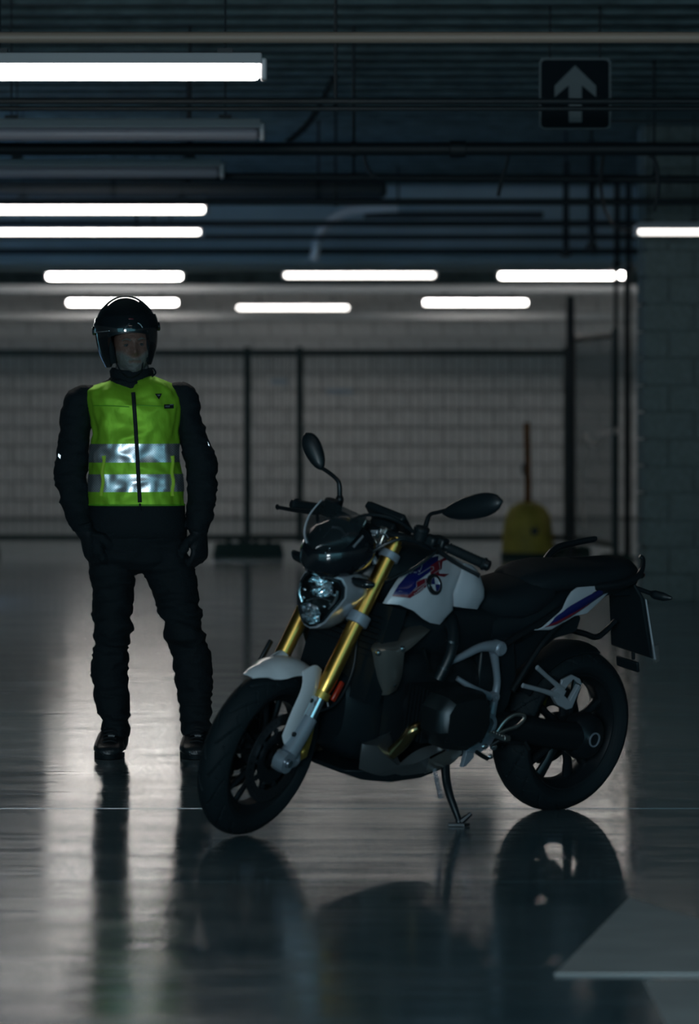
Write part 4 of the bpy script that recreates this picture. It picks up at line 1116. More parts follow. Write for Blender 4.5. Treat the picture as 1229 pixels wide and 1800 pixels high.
        # rear upper tongue
        m.coons([Q(702, 1345, .17), Q(730, 1342, .18), Q(780, 1318, .18), Q(812, 1305, .17)], [Q(704, 1342, .165), Q(735, 1318, .165), Q(770, 1308, .165), Q(812, 1300, .165)], [Q(702, 1345, .17), Q(704, 1342, .165)], [Q(812, 1305, .17), Q(812, 1300, .165)], th=.004*sv, nv=6, nu=16)
        m.coons([Q(632, 1352, .14), Q(665, 1363, .13), Q(712, 1363, .13), Q(752, 1358, .14)], [Q(700, 1345, .17), Q(720, 1344, .178), Q(740, 1338, .18), Q(756, 1331, .18)], [Q(632, 1352, .14), Q(700, 1345, .17)], [Q(752, 1358, .14), Q(756, 1331, .18)], th=.004*sv, nv=6, nu=16)
        m.build('pan_side', 'pan', bp_, ang=25)
        m = MB(); m.coons([Q(747, 1360, .135), Q(790, 1345, .15), Q(812, 1325, .165)], [Q(756, 1335, .18), Q(785, 1320, .185), Q(812, 1304, .18)], [Q(747, 1360, .135), Q(756, 1335, .18)], [Q(812, 1325, .165), Q(812, 1304, .18)], th=.004*sv, nv=8, bulge=.006*sv)
        m.build('pan_blade', 'titan', bp_, ang=30)
        for x, y in ((783, 1311), (786, 1317)):
            m = MB(); m.lathe([(.0005, .006), (.007, .005), (.007, -.006)], Q(x, y, .188), (0, sv, 0), 10)
            m.build('screw', 'chrome', bp_)
    m = MB(); m.loft([[Vector((u, y, w)) for y, w in ((-a, z1), (-a*.8, z0), (a*.8, z0), (a, z1))] for u, a, z0, z1 in ((1.16, .10, .222, .235), (1.08, .14, .20, .24), (.95, .15, .185, .25), (.80, .14, .19, .25), (.66, .12, .215, .27))]); m.build('pan_floor', 'black', bike, bevel=.006)
    # grey frame members
    for sv in (1, -1):
        def Q(x, y, v): p = BP(x, y, v); p.y *= sv; return p
        fr = empty('main_frame', parent=bike)
        v = .175
        m = MB(); m.tube([Q(788, 1165, v-.01), Q(812, 1154, v), Q(845, 1138, v+.005), Q(874, 1136, v+.005)], [.011, .013, .016, .024], 14, flat=1.0); m.build('upper_rail', 'frame', fr)
        m = MB(); m.lathe([(.006, .020), (.022, .020), (.0265, .015), (.0265, -.02), (.006, -.02)], Q(876, 1139, v+.01), (0, sv, 0), 28); m.lathe([(.0005, .024), (.019, .024), (.021, .019)], Q(876, 1139, v+.01), (0, sv, 0), 28); m.build('frame_node', 'frame', fr)
        m = MB(); m.tube([Q(868, 1146, v), Q(872, 1175, v), Q(874, 1200, v), Q(870, 1225, v), Q(866, 1245, v), Q(862, 1262, v)], [.017, .013, .013, .014, .015, .018], 14); m.build('rear_upright', 'frame', fr)
        m = MB(); m.tube([Q(803, 1192, v-.03), Q(825, 1206, v-.01), Q(848, 1218, v), Q(866, 1226, v)], [.009, .011, .013, .016], 12); m.lathe([(.007, .016), (.017, .016), (.017, -.01), (.007, -.01)], Q(867, 1224, v+.006), (0, sv, 0), 20, closed=True); m.build('cross_brace', 'frame', fr)
        m = MB(); m.lathe([(.026, .018), (.042, .018), (.045, .008), (.045, -.015), (.026, -.015)], Q(853, 1273, v), (0, sv, 0), 32, closed=True)
        m.slab([(a_.x, a_.z) for a_ in [Q(843, 1252, v), Q(850, 1258, v), Q(845, 1290, v), Q(836, 1285, v)]], sv*(v-.012), sv*(v+.01))
        m.tube([Q(846, 1288, v), Q(830, 1294, v), Q(806, 1303, v)], [.020, .017, .013], 12)
        m.slab([(a_.x, a_.z) for a_ in [Q(818, 1312, v), Q(832, 1318, v), Q(832, 1330, v), Q(818, 1346, v), Q(811, 1349, v), Q(818, 1325, v)]], sv*(v-.012), sv*(v+.006))
        m.build('swingarm_pivot', 'frame', fr, bevel=.002)
        m = MB(); m.lathe([(.0005, .0), (.025, .0), (.026, -.01)], Q(853, 1273, v-.002), (0, sv, 0), 24); m.build('pivot_cap', 'black', fr)
        # subframe
        m = MB(); m.tube([Q(876, 1139, .15), (.35, sv*.14, .74), (.15, sv*.13, .82), (-.10, sv*.10, .86)], .013, 10); m.tube([(.44, sv*.15, .50), (.30, sv*.14, .68), (.08, sv*.12, .84)], .011, 10); m.build('subframe_rail', 'blackmetal', fr)
        # rider footpeg and pedal
        fp = empty('rider_footpeg', parent=bike)
        q = Vector((.56, sv*.18, .36))
        m = MB(); m.box(q+Vector((0, sv*.055, .002)), (.030, .085, .014)); 
        for k in range(6): m.box(q+Vector((0, sv*(.022+k*.014), .011)), (.028, .005, .006))
        m.build('peg', 'alu', fp, bevel=.002)
        m = MB(); m.slab([(.62, .345), (.655, .30), (.60, .285), (.545, .315), (.52, .355), (.57, .37)], sv*.165, sv*.185); m.build('peg_bracket', 'frame', fp, bevel=.003)
        m = MB(); m.tube([Q(872, 1290, .20), Q(888, 1268, .205), Q(906, 1256, .21), Q(921, 1258, .21), Q(921, 1265, .21), Q(908, 1277, .21), Q(890, 1283, .205), Q(874, 1291, .20)], .0075, 10, flat=.7); m.build('heel_guard', 'alu', fp)
        m = MB(); m.tube([Q(862, 1312, .22), Q(880, 1302, .24), Q(905, 1306, .25), Q(922, 1308, .25)], .006, 8); m.tube([Q(922, 1303, .25), Q(930, 1318, .26)], .007, 8)
        m.tube([Q(838, 1322, .20), Q(850, 1330, .20), Q(858, 1334, .205)], .008, 8)
        m.build('shift_lever', 'darkmetal', fp)
        m = MB()
        for x, y, r in ((826, 1306, .010), (852, 1312, .012), (868, 1313, .013), (862, 1330, .010)): m.ell(Q(x, y, .19), (r*1.3, .008, r), 12)
        m.build('linkage', 'chrome', fp)
        # passenger pegs
        pp = empty('passenger_footpeg', parent=bike); v2 = .185
        m = MB(); m.tube([Q(944, 1173, v2+.02), Q(965, 1192, v2+.01), Q(990, 1213, v2)], [.009, .008, .011], 10, flat=.7); m.tube([Q(919, 1205, v2+.02), Q(950, 1213, v2+.015), Q(982, 1223, v2)], [.009, .008, .012], 10, flat=.7)
        m.build('peg_arm', 'silver', pp)
        m = MB(); m.slab([(a_.x, a_.z) for a_ in [Q(967, 1218, v2), Q(982, 1206, v2), Q(994, 1214, v2), Q(990, 1222, v2), Q(1000, 1232, v2), Q(1003, 1226, v2), Q(1016, 1203, v2), Q(1020, 1206, v2), Q(1004, 1244, v2), Q(994, 1247, v2), Q(978, 1238, v2)]], sv*(v2-.012), sv*(v2+.006)); m.build('peg_bracket', 'silver', pp, bevel=.002)
        m = MB(); m.slab([(a_.x, a_.z) for a_ in [Q(988, 1208, v2), Q(990, 1196, v2), Q(1008, 1187, v2), Q(1022, 1194, v2), Q(1025, 1205, v2), Q(1018, 1202, v2), Q(1010, 1194, v2), Q(1000, 1206, v2), Q(994, 1214, v2)]], sv*(v2-.014), sv*(v2-.004)); m.build('bracket_arch', 'silver', pp, bevel=.002)
    # dark inner fender and side cover that close the space under the seat
    m = MB(); o_ = [(.50, .70), (.20, .735), (.125, .775), (.085, .745), (.10, .690), (.20, .672), (.29, .62), (.36, .57), (.46, .50), (.54, .52)]
    m.slab(o_, -.085, .10); m.build('inner_fender', 'black', bike, bevel=.006)
    m = MB(); m.slab([(.60, .68), (.44, .69), (.40, .55), (.42, .44), (.48, .36), (.58, .36)], -.12, .125); m.build('side_cover', 'black', bike, bevel=.008)
    # swingarm and final drive
    m = MB(); m.tube([(.60, .06, .40), (.45, .10, .37), (.25, .125, .335), (.08, .125, .31), (0, .115, .305)], [.065, .058, .052, .055, .06], 18, flat=.75); m.build('swingarm', 'blackmetal', bike)
    m = MB(); m.lathe([(.001, .172), (.030, .172), (.034, .168), (.060, .160), (.082, .14), (.088, .11), (.080, .075), (.05, .06)], (0, 0, .305), (0, 1, 0), 36); m.build('final_drive', 'blackmetal', bike)
    m = MB(); m.lathe([(.022, .170), (.022, .176), (.027, .176), (.027, .170)], (0, 0, .305), (0, 1, 0), 28, closed=True); m.build('hub_ring', 'frame', bike)
    m = MB(); m.tube([(.50, .03, .50), (.42, .02, .62), (.36, .01, .74)], .026, 14); 
    for k in range(7): 
        a_ = Vector((.50, .03, .50)).lerp(Vector((.36, .01, .74)), k/7+.06); m.lathe([(.030, -.006), (.040, 0), (.030, .006)], a_, (-.5, 0, .86), 18, closed=True)
    m.build('shock_absorber', 'blackmetal', bike)
    # engine lower gearbox fill
    m = MB(); m.loft([ring_se(.66, 0, .24, .52, .12, 4), ring_se(.55, 0, .24, .50, .11, 4), ring_se(.44, 0, .26, .46, .08, 4)]); m.build('gearbox', 'blackmetal', bike, ang=40)
    # rear wheel
    root, xf, c = wheel(0, .305, .307, .088, False, .019, 'rear_wheel')
    m = MB(); holes_disc(m, c, -.060, .070, .150, .005); m.build('brake_disc', 'disc', root)
    m = MB(); m.slab([(.03, .41), (.09, .43), (.12, .39), (.10, .34), (.04, .36)], -.095, -.055); m.build('rear_caliper', 'golddull', bike, bevel=.005)
    # hugger
    m = MB(); rings = []
    for i in range(13):
        a = math.radians(60-70*i/12); r0 = .322
        rings.append([Vector((r0*math.sin(a)+0, q*.085, .305+(r0-.02*abs(q)**3)*math.cos(a))) for q in (-1, -.7, -.3, 0, .3, .7, 1)]+[Vector(((r0+.005)*math.sin(a), q*.088, .305+(r0+.005-.02*abs(q)**3)*math.cos(a))) for q in (1, .7, .3, 0, -.3, -.7, -1)])
    m.loft(rings); m.build('hugger', 'black', bike)
    # exhaust silencer on the far side
    m = MB(); m.tube([(.78, -.10, .225), (.60, -.16, .25), (.45, -.19, .29)], .03, 14); m.tube([(.45, -.19, .29), (.40, -.20, .31), (.05, -.215, .42), (.02, -.215, .43)], [.045, .062, .062, .045], 20, smooth=False); m.build('silencer', 'darkmetal', bike)
    # side stand
    ss = empty('side_stand', parent=bike)
    top = BP(782, 1338, .13)
    footw = FL(806, 1452); ft = MRi@(footw-RW)
    fz = Vector((ft.x, ft.y, ft.z))
    upl = MRi@Vector((0, 0, 1))
    kn = BP(787, 1385, .19)
    m = MB(); m.tube([top, kn, fz+upl*.022+(kn-fz)*.04, fz+upl*.012], [.017, .015, .011, .012], 12); m.build('stand_arm', 'blackmetal', ss)
    fx = MRi@Vector((1, 0, 0)); fy = MRi@Vector((0, 1, 0))
    m = MB(); m.plate([fz+fx*a+fy*b+upl*.001 for a, b in ((-.035, -.02), (.02, -.03), (.040, 0), (.02, .03), (-.035, .02))], upl, .009); m.tube([fz+upl*.015+fx*.01, fz+upl*.045+fx*.045], [.012, .008], 8); m.build('stand_foot', 'blackmetal', ss)
    m = MB(); sa, sb = BP(763, 1350, .14), BP(776, 1404, .20)
    N = 60; pts = []
    d = (sb-sa); e1 = d.cross(Vector((0, 1, 0))).normalized(); e2 = d.cross(e1).normalized()
    for k in range(N*2+1):
        t = k/(N*2); pts.append(sa+d*t+(e1*math.cos(2*PI*t*15)+e2*math.sin(2*PI*t*15))*.007)
    m.tube(pts, .0022, 6, smooth=False); m.build('stand_spring', 'frame', ss)
engine()

# ================================================================ PERSON
DP = 18.8; KP = DP/F
person = empty('person', (X(250, DP), DP, 0), 'rider in black gear, open face helmet and fluorescent green vest standing left of the motorcycle', 'person')
PO = Vector(person.location)
def pp(px, py, dy=0): return Vector((X(px, DP), DP+dy, Z(py, DP)))-PO
def pz(py): return Z(py, DP)
def ering(py, xl, xr, dep, yc=0, n=28, e=2.3, tilt=0):
    c = pp((xl+xr)/2, py, yc); hw = (xr-xl)/2*KP; out = []
    for k in range(n):
        t = 2*PI*k/n; cs, sn = math.cos(t), math.sin(t)
        x = abs(cs)**(2/e)*(1 if cs > 0 else -1)*hw; y = abs(sn)**(2/e)*(1 if sn > 0 else -1)*dep
        out.append(c+Vector((x, y, tilt*x)))
    return out
TORSO = [(664, 196, 268, .075, .02), (672, 178, 292, .095, .015), (684, 156, 314, .115, .01), (700, 150, 320, .125, .0), (725, 152, 321, .135, 0), (760, 160, 317, .140, 0), (800, 158, 318, .140, 0), (845, 157, 321, .138, 0), (888, 157, 324, .135, 0), (925, 153, 328, .135, 0), (955, 150, 325, .132, 0), (985, 158, 322, .125, 0), (1002, 185, 300, .09, 0)]
def legm(rows, foot_y):
    m = []
    for py, xl, xr, d, yc in rows: m.append(ering(py, xl, xr, d, yc, 24, 2.1))
    return m
LEGL = [(965, 152, 240, .105, 0), (1000, 157, 240, .105, 0), (1025, 161, 235, .10, 0), (1055, 166, 233, .092, 0), (1068, 165, 234, .092, -.004), (1080, 163, 234, .092, -.01), (1084, 166, 233, .086, -.01), (1098, 167, 236, .095, -.02), (1112, 167, 234, .092, -.02), (1131, 167, 226, .080, -.01), (1134, 166, 223, .080, -.005), (1160, 162, 225, .085, .01), (1190, 160, 224, .090, .015), (1215, 163, 226, .086, .012), (1240, 171, 226, .078, .005), (1262, 175, 228, .072, 0), (1280, 180, 227, .065, 0), (1296, 181, 225, .065, 0)]
LEGR = [(965, 245, 326, .105, 0), (1000, 250, 342, .105, 0), (1020, 258, 345, .102, 0), (1052, 272, 348, .094, 0), (1060, 276, 349, .094, -.004), (1080, 281, 355, .092, -.01), (1088, 284, 353, .088, -.01), (1104, 290, 359, .095, -.02), (1120, 291, 360, .092, -.02), (1127, 297, 362, .084, -.01), (1132, 299, 367, .080, 0), (1160, 304, 370, .086, .01), (1195, 308, 373, .090, .015), (1220, 313, 372, .086, .012), (1245, 316, 371, .078, .005), (1262, 318, 371, .072, 0), (1280, 321, 370, .065, 0), (1296, 322, 367, .065, 0)]
def limb(m, pts, flat=1.0):
    P = [pp(x, y, d) for x, y, r, d in pts]; m.tube(P, [r*KP for x, y, r, d in pts], 20, n=5, flat=flat)
def hand(m, wrist, dir_, palm_n, thumb_side, curl, G=1.2):
    """gloved hand: palm slab, four curled fingers, thumb leaving the side of the palm"""
    d = Vector(dir_).normalized(); n = Vector(palm_n); n = (n-d*n.dot(d)).normalized(); s_ = d.cross(n)*thumb_side
    w = Vector(wrist); rings = []
    for t, hw, th in ((-.03, .031, .030), (0, .031, .026), (.03, .040, .021), (.065, .046, .019), (.095, .046, .017), (.104, .040, .013)):
        c = w+d*t*G; rings.append([c+s_*hw*G*math.cos(a)+n*th*G*math.sin(a) for a in [2*PI*k/16 for k in range(16)]])
    m.loft(rings)
    for i, (off, ln, r) in enumerate(((.033, .072, .0115), (.011, .082, .0118), (-.012, .076, .0115), (-.033, .060, .0105))):
        ln *= 1.08; r *= 1.2; b = w+d*.085*G+s_*off*G; c1, c2 = curl
        a1 = math.radians(c1+4*i); a2 = math.radians(c1+c2+4*i); a3 = math.radians(c1+1.7*c2)
        D1 = d*math.cos(a1)+n*math.sin(a1); D2 = d*math.cos(a2)+n*math.sin(a2); D3 = d*math.cos(a3)+n*math.sin(a3)
        p1 = b+D1*ln*.50; p2 = p1+D2*ln*.32; p3 = p2+D3*ln*.25
        m.tube([b-d*.02, b, p1, p2, p3], [r, r*1.05, r, r*.93, r*.72], 10, n=3)
    b = w+d*.018*G+s_*.026*G
    m.tube([b, b+(d*.6+s_*.75+n*.25)*.035, b+(d*1.0+s_*.75+n*.45)*.058, b+(d*1.5+s_*.60+n*.75)*.066], [.021, .019, .016, .011], 10, n=3)
HC = pp(232.5, 608, -.005)     # head centre
def face_pts():
    """head as a dense ball with a sculpted front (front is -y)"""
    N, Mx = 72, 96; rings = []
    for i in range(1, N):
        ph = -PI/2+PI*i/N; ring = []
        for k in range(Mx):
            th = 2*PI*k/Mx
            x = math.cos(ph)*math.sin(th); y = -math.cos(ph)*math.cos(th); z = math.sin(ph)
            zz = z*.130; jaw = 1 if z > -.1 else 1-.32*((-.1-z)/.9)**1.3
            px_, py_ = x*.078*jaw, y*.098*(1 if y > 0 else (1 if z > -.3 else 1-.10*(-.3-z)))
            if y < 0:
                u, v = px_, zz
                g = lambda cx, cz, sx, sz: math.exp(-((u-cx)/sx)**2-((v-cz)/sz)**2)
                d = .026*g(0, -.028, .013, .015)+.014*g(0, -.002, .009, .022)+.006*g(0, .030, .020, .012)
                d += .008*(g(-.030, .026, .020, .008)+g(.030, .026, .020, .008))
                d -= .013*(g(-.031, .006, .015, .011)+g(.031, .006, .015, .011))
                d += .006*(g(-.036, -.026, .018, .014)+g(.036, -.026, .018, .014))
                d += .007*g(0, -.058, .022, .006)+.006*g(0, -.070, .018, .006)-.006*g(0, -.0640, .026, .0028)
                d -= .005*(g(-.026, -.045, .006, .014)+g(.026, -.045, .006, .014))
                d += .010*g(0, -.098, .022, .016)
                d += .010*(g(-.010, -.037, .006, .006)+g(.010, -.037, .006, .006))
                py_ -= d
            R_ = Matrix.Rotation(math.radians(-3), 3, 'Y') @ Matrix.Rotation(math.radians(8), 3, 'Z')
            ring.append(HC+R_@Vector((px_, py_, zz)))
        rings.append(ring)
    return rings
def displaced(o, amp, sc, zmin=-9, zmax=9, seed=0, stretch=(1, 1, 2.2)):
    me = o.data; NN = [v.normal.copy() for v in me.vertices]
    for v in me.vertices:
        p = v.co.copy()
        if not (zmin < p.z < zmax): continue
        q = Vector((p.x*sc*stretch[0]+seed, p.y*sc*stretch[1], p.z*sc*stretch[2]))
        n = noise.noise(q)+.5*noise.noise(q*2.1)
        v.co = p+NN[v.index]*(1-abs(n)*2)*amp
    me.update()
def remeshed(mb, name, vox, mats, parent, smooth=2):
    tmp = mb.build('tmp_source', 'jacket', None)
    r = tmp.modifiers.new('r', 'REMESH'); r.mode = 'VOXEL'; r.voxel_size = vox; r.use_smooth_shade = True
    s_ = tmp.modifiers.new('s', 'SMOOTH'); s_.iterations = smooth; s_.factor = .5
    dg = bpy.context.evaluated_depsgraph_get(); dg.update()
    me = bpy.data.meshes.new_from_object(tmp.evaluated_get(dg)); me.name = name
    bpy.data.objects.remove(tmp)
    me.materials.clear()
    for x in mats: me.materials.append(M_[x])
    for p in me.polygons: p.use_smooth = True
    o = bpy.data.objects.new(name, me); COL.objects.link(o); o.parent = parent; return o

def build_person():
    m = MB()
    m.loft([ering(*((r[0], r[1]+7, r[2]-7, r[3]-.022) if 680 < r[0] < 892 else r[:4]), r[4]) for r in TORSO])
    m.loft(legm(LEGL, 0)); m.loft(legm(LEGR, 0))
    # crotch filler
    m.ell(pp(243, 975, 0), (.10, .10, .075))
    # arms
    limb(m, [(166, 700, 24, .01), (144, 702, 25, .01), (136, 722, 27, .01), (133, 750, 27.5, .01), (129, 785, 26.5, .02), (126, 808, 27.5, .03), (124, 835, 29, .03), (129, 865, 28, .01), (138, 895, 25, -.02), (146, 915, 22, -.05), (152, 932, 17, -.085), (155, 940, 14, -.10)])
    limb(m, [(300, 698, 24, .01), (318, 696, 25, .01), (326, 715, 26, .01), (333, 745, 25.5, .01), (341, 778, 24, .01), (351, 803, 26, .01), (355, 822, 27, .01), (356, 845, 26.5, 0), (354, 880, 23.5, -.01), (351, 908, 23, -.02), (349, 928, 20, -.03), (348, 938, 15, -.03)])
    # neck and head
    m.tube([pp(232, 668, .03), pp(232, 650, .03), pp(231, 625, .02)], [.078, .066, .062], 20)
    m.loft(face_pts())
    # hands (gloved): right hand of the picture hangs beside the thigh, the other rests at the hip
    hand(m, pp(352, 934, -.03), (-.02, -.08, -1), (-.75, .62, 0), -1, (26, 34), 1.12)
    hand(m, pp(155, 932, -.10), (.28, .02, -1), (.6, .8, 0), 1, (14, 22), 1.1)
    body = remeshed(m, 'body', .0065, ['jacket', 'skin', 'beard', 'glove'], person)
    # cloth folds
    me = body.data
    zc = pz(655)
    NN = [v.normal.copy() for v in me.vertices]
    for v in me.vertices:
        p = v.co.copy()
        if p.z > zc-.01: continue
        leg = p.z < pz(1010); hands = p.z < pz(932) and p.z > pz(1000) and (p.x > pp(333, 0).x or p.x < pp(166, 0).x)
        if hands: continue
        sc = 7 if not leg else 8
        q = Vector((p.x*sc*.8, p.y*sc*.8, p.z*sc*2.0)); n = noise.noise(q)+.5*noise.noise(q*2.2)
        amp = .009 if leg or abs(p.x-pp(238, 0).x) > .2 or p.z < pz(892) else .002
        if leg and pz(1140) < p.z < pz(1055): amp = .012
        if p.z < pz(1250): amp = .012
        v.co = p+NN[v.index]*((1-abs(n)*2.4)*amp-.002)
    me.update()
    zj = HC.z-.135
    R_ = Matrix.Rotation(math.radians(-8), 3, 'Z') @ Matrix.Rotation(math.radians(3), 3, 'Y')
    for f in me.polygons:
        c = f.center
        if c.z > zj and abs(c.x-HC.x) < .09:
            l = R_@(c-HC)
            f.material_index = 1
        elif pz(1000) < c.z < pz(935) and (c.x > pp(335, 0).x or c.x < pp(160, 0).x): f.material_index = 3
    # soft beard mask as a vertex attribute (greys the lower face)
    at = me.attributes.new('beard', 'FLOAT', 'POINT'); vals = [0.0]*len(me.vertices)
    for v in me.vertices:
        l = R_@(v.co-HC)
        if l.z < .0 and l.z > -.15 and abs(l.x) < .1:
            edge = -.040-.010*math.cos(l.x*70)+.75*max(0, abs(l.x)-.035)+noise.noise(v.co*60)*.006
            k_ = min(1, max(0, (edge-l.z)/.014))
            if abs(l.z+.068) < .006 and abs(l.x) < .026: k_ *= .25
            vals[v.index] = k_
    at.data.foreach_set('value', vals)
    NN = [v.normal.copy() for v in me.vertices]
    for v in me.vertices:
        if vals[v.index] > 0: v.co += NN[v.index]*(.004+.004*noise.noise(v.co*110))*vals[v.index]
    # eyes
    Ri = Matrix.Rotation(math.radians(-3), 3, 'Y') @ Matrix.Rotation(math.radians(8), 3, 'Z')
    for sx in (-1, 1):
        m = MB(); m.ell(HC+Ri@Vector((sx*.031, -.077, .003)), (.0115, .0115, .0105), 16); ey = m.build('eye', mat('eye_white', (.10, .10, .10), .2), person)
        m = MB(); m.ell(HC+Ri@Vector((sx*.031, -.0868, .003)), (.005, .0030, .005), 12); m.build('iris', 'gloss', ey)
        m = MB(); m.tube([HC+Ri@Vector((sx*.031-.014, -.087, .007)), HC+Ri@Vector((sx*.031, -.0935, .0115)), HC+Ri@Vector((sx*.031+.014, -.087, .007))], [.002, .0035, .002], 8); m.build('eyelid', 'skin', ey)
        m = MB(); m.tube([HC+Ri@Vector((sx*.014, -.108, .020)), HC+Ri@Vector((sx*.032, -.106, .028)), HC+Ri@Vector((sx*.050, -.092, .022))], [.003, .0045, .002], 8); m.build('eyebrow', 'beard', person)
    # collar
    m = MB()
    rr = []
    for py, xl, xr, d, yc, tl in ((686, 204, 262, .085, .0, 0), (676, 198, 266, .088, .008, 0), (664, 194, 270, .086, .012, 0), (652, 192, 270, .086, .016, 0), (646, 196, 266, .080, .018, 0), (650, 201, 262, .074, .018, 0), (664, 203, 262, .072, .015, 0)):
        rr.append(ering(py, xl, xr, d, yc, 28, 2.0))
    for r in rr:
        for p in r:
            f = max(0, -(p.y+.01))/.08; p.z -= .020*f
    m.loft(rr, caps=False); m.build('jacket_collar', 'jacket', person, ang=70)
    m = MB(); m.tube([pp(262, 650, -.04), pp(270, 648, -.03), pp(274, 656, -.03), pp(268, 662, -.04)], .004, 8); m.build('collar_loop', 'jacket', person)
    # vest: closed shell around the torso, folds in the cloth, neck and bottom open
    def vest_off(z, th, amp=.008):
        q = Vector((math.cos(th)*1.6, math.sin(th)*1.6, z*7)); n = noise.noise(q)+.5*noise.noise(q*2.4)
        q2 = Vector((math.cos(th)*5, math.sin(th)*5+z*9, z*16)); n2 = noise.noise(q2)
        return (1-abs(n)*2.2)*amp+n2*amp*.5
    VR0 = [(668, 190, 270, .085, .015), (676, 168, 298, .104, .012), (686, 150, 315, .120, .008), (700, 150, 320, .130, .0), (715, 154, 320, .137, 0), (740, 160, 318, .141, 0), (763, 164, 315, .143, 0), (790, 159, 317, .144, 0), (812, 157, 318, .144, 0), (845, 156, 321, .142, 0), (870, 156, 323, .141, 0), (887, 157, 325, .140, 0)]
    VR = [(a, b+5.5, c-5.5, d-.008, e) for a, b, c, d, e in VR0]
    _c = {}
    def vring(py, extra, n=96):
        k_ = (round(py, 3), extra)
        if k_ not in _c: _c[k_] = _vring(py, extra, n)
        return [p.copy() for p in _c[k_]]
    def _vring(py, extra, n):
        for a, b in zip(VR, VR[1:]):
            if a[0] <= py <= b[0]:
                t = (py-a[0])/(b[0]-a[0]); r = [a[i]+(b[i]-a[i])*t for i in range(5)]; break
        R0 = ering(py, r[1], r[2], r[3], r[4], n, 2.35)
        c = pp((r[1]+r[2])/2, py, r[4]); out = []
        for k, p in enumerate(R0):
            th = 2*PI*k/n; d = (p-c); d.z = 0; L_ = d.length
            out.append(p+d/L_*(.010+extra+vest_off(p.z, th)*(1 if py > 676 else .4)))
        return out
    nr = 70
    pys = [668+(887-668)*i/(nr-1) for i in range(nr)]
    outer = [vring(py, 0) for py in pys]
    # neckline dips at the front
    def neck(R_, i):
        for p in R_:
            f = max(0, -(p.y))/.13; w = max(0, 1-abs(p.x-pp(233, 0).x)/.085)
            p.z -= .052*f*w**.8*max(0, 1-i/14)
            p.z += .018*max(0, 1-i/6)*(1 if p.x > pp(240, 0).x else .0)
        return R_
    outer = [neck(r, i) for i, r in enumerate(outer)]
    m = MB(); inner = [[p-Vector((p.x-pp(238, 0).x, p.y, 0)).normalized()*.005 for p in r] for r in (outer[0], outer[-1])]
    m.loft([inner[0]]+outer+[inner[1]], caps=False)
    ve = m.build('safety_vest', 'vest', person, ang=70)
    for y0, y1, nm in ((780, 812.5, 'upper'), (833, 864, 'lower')):
        m = MB(); R_ = []
        for i in range(12):
            py = y0+(y1-y0)*i/11; r = vring(py, .0022)
            for p in r: p.z += -.012*(p.x-pp(238, 0).x)*-1*.35
            R_.append(r)
        a = [[p-Vector((p.x-pp(238, 0).x, p.y, 0)).normalized()*.004 for p in r] for r in (R_[0], R_[-1])]
        m.loft([a[0]]+R_+[a[1]], caps=False); m.build('reflective_stripe', 'stripe', ve, ang=70)
    def front(px, py, ex=0):
        """point on the vest front"""
        r = vring(py, ex); x = pp(px, py).x; best = None
        c = sorted([p for p in r if p.y < 0], key=lambda p: p.x)
        for a, b in zip(c, c[1:]):
            if a.x <= x <= b.x:
                t = (x-a.x)/max(1e-6, b.x-a.x); return a.lerp(b, t)
        return c[0] if x < c[0].x else c[-1]
    m = MB(); zp = [front(236.5+(249-236.5)*((y-690)/197)**.8, y, .0035) for y in range(690, 888, 6)]
    m.tube(zp, .0085, 8, flat=.35, smooth=False, up=(1, 0, 0)); m.build('zip', 'glove', ve)
    m = MB(); q = front(249, 884, .008); m.tube([q, q+Vector((0, -.004, -.03))], .004, 8); m.build('zip_pull', 'darkmetal', ve)
    for x0, x1 in ((185, 182), (304.5, 306)):
        m = MB(); P = [front(x0+(x1-x0)*i/12+(1.2*math.sin(i)), 801+70*i/12, .006) for i in range(13)]
        m.tube(P, [.009, .007, .006]+[.007]*9+[.009], 8, flat=.4, smooth=False, up=(1, 0, 0)); m.build('adjuster_strap', 'strap', ve)
    # seam and edge bindings
    m = MB(); m.tube([front(x, 716+3*math.sin((x-238)/40), .0015) for x in range(166, 236, 8)], .0022, 6, smooth=False); m.tube([front(x, 712+(.05*(x-238)), .0015) for x in range(242, 312, 8)], .0022, 6, smooth=False); m.build('yoke_seam', 'binding', ve)
    m = MB(); m.tube([p+Vector((0, 0, 0)) for p in outer[-1]]+[outer[-1][0]], .004, 6, smooth=False); m.build('hem_binding', 'binding', ve)
    # emblem and label on the chest
    def patch(pts, name, mt, ex, th=.0015):
        P = [front(x, y, ex) for x, y in pts]; mb = MB(); mb.plate(P, (0, -1, 0), th); return mb.build(name, mt, ve)
    patch([(274.5, 692.5), (286.5, 692), (282, 702), (280.5, 701)], 'triangle_emblem', 'glove', .004)
    patch([(278, 694.5), (284, 694.2), (281.5, 697)], 'emblem_mark', 'frame', .0062)
    patch([(290.5, 711), (307, 710.5), (307, 718), (291, 718.5)], 'chest_label', 'glove', .004)
    for i in range(3): patch([(293+i*2.6, 713), (294.8+i*2.6, 713), (294.8+i*2.6, 716), (293+i*2.6, 716)], 'label_lettering', 'frame', .0062)
    patch([(300, 710.8), (306, 710.6), (306, 712), (300, 712.2)], 'label_lettering', 'frame', .0062)
    # reflective flashes on the sleeves
    for P_, nm in (([(103, 796), (108, 800), (107, 808), (102, 802)], 'a'), ([(364, 775), (367, 778), (370, 786), (366, 783)], 'b')):
        m = MB(); m.plate([pp(x, y, -.012) for x, y in P_], (0, -1, 0), .012); m.build('sleeve_reflector', 'stripe', person, bevel=.002)
    # belt line of the jacket
    m = MB(); m.loft([ering(889, 158, 324, .137, 0, 40), ering(905, 155, 326, .141, 0, 40), ering(925, 152, 329, .140, 0, 40), ering(944, 150, 328, .138, 0, 40), ering(946, 152, 326, .130, 0, 40)], caps=False)
    o = m.build('jacket_hem', 'jacket', person, ang=70); displaced(o, .004, 9)
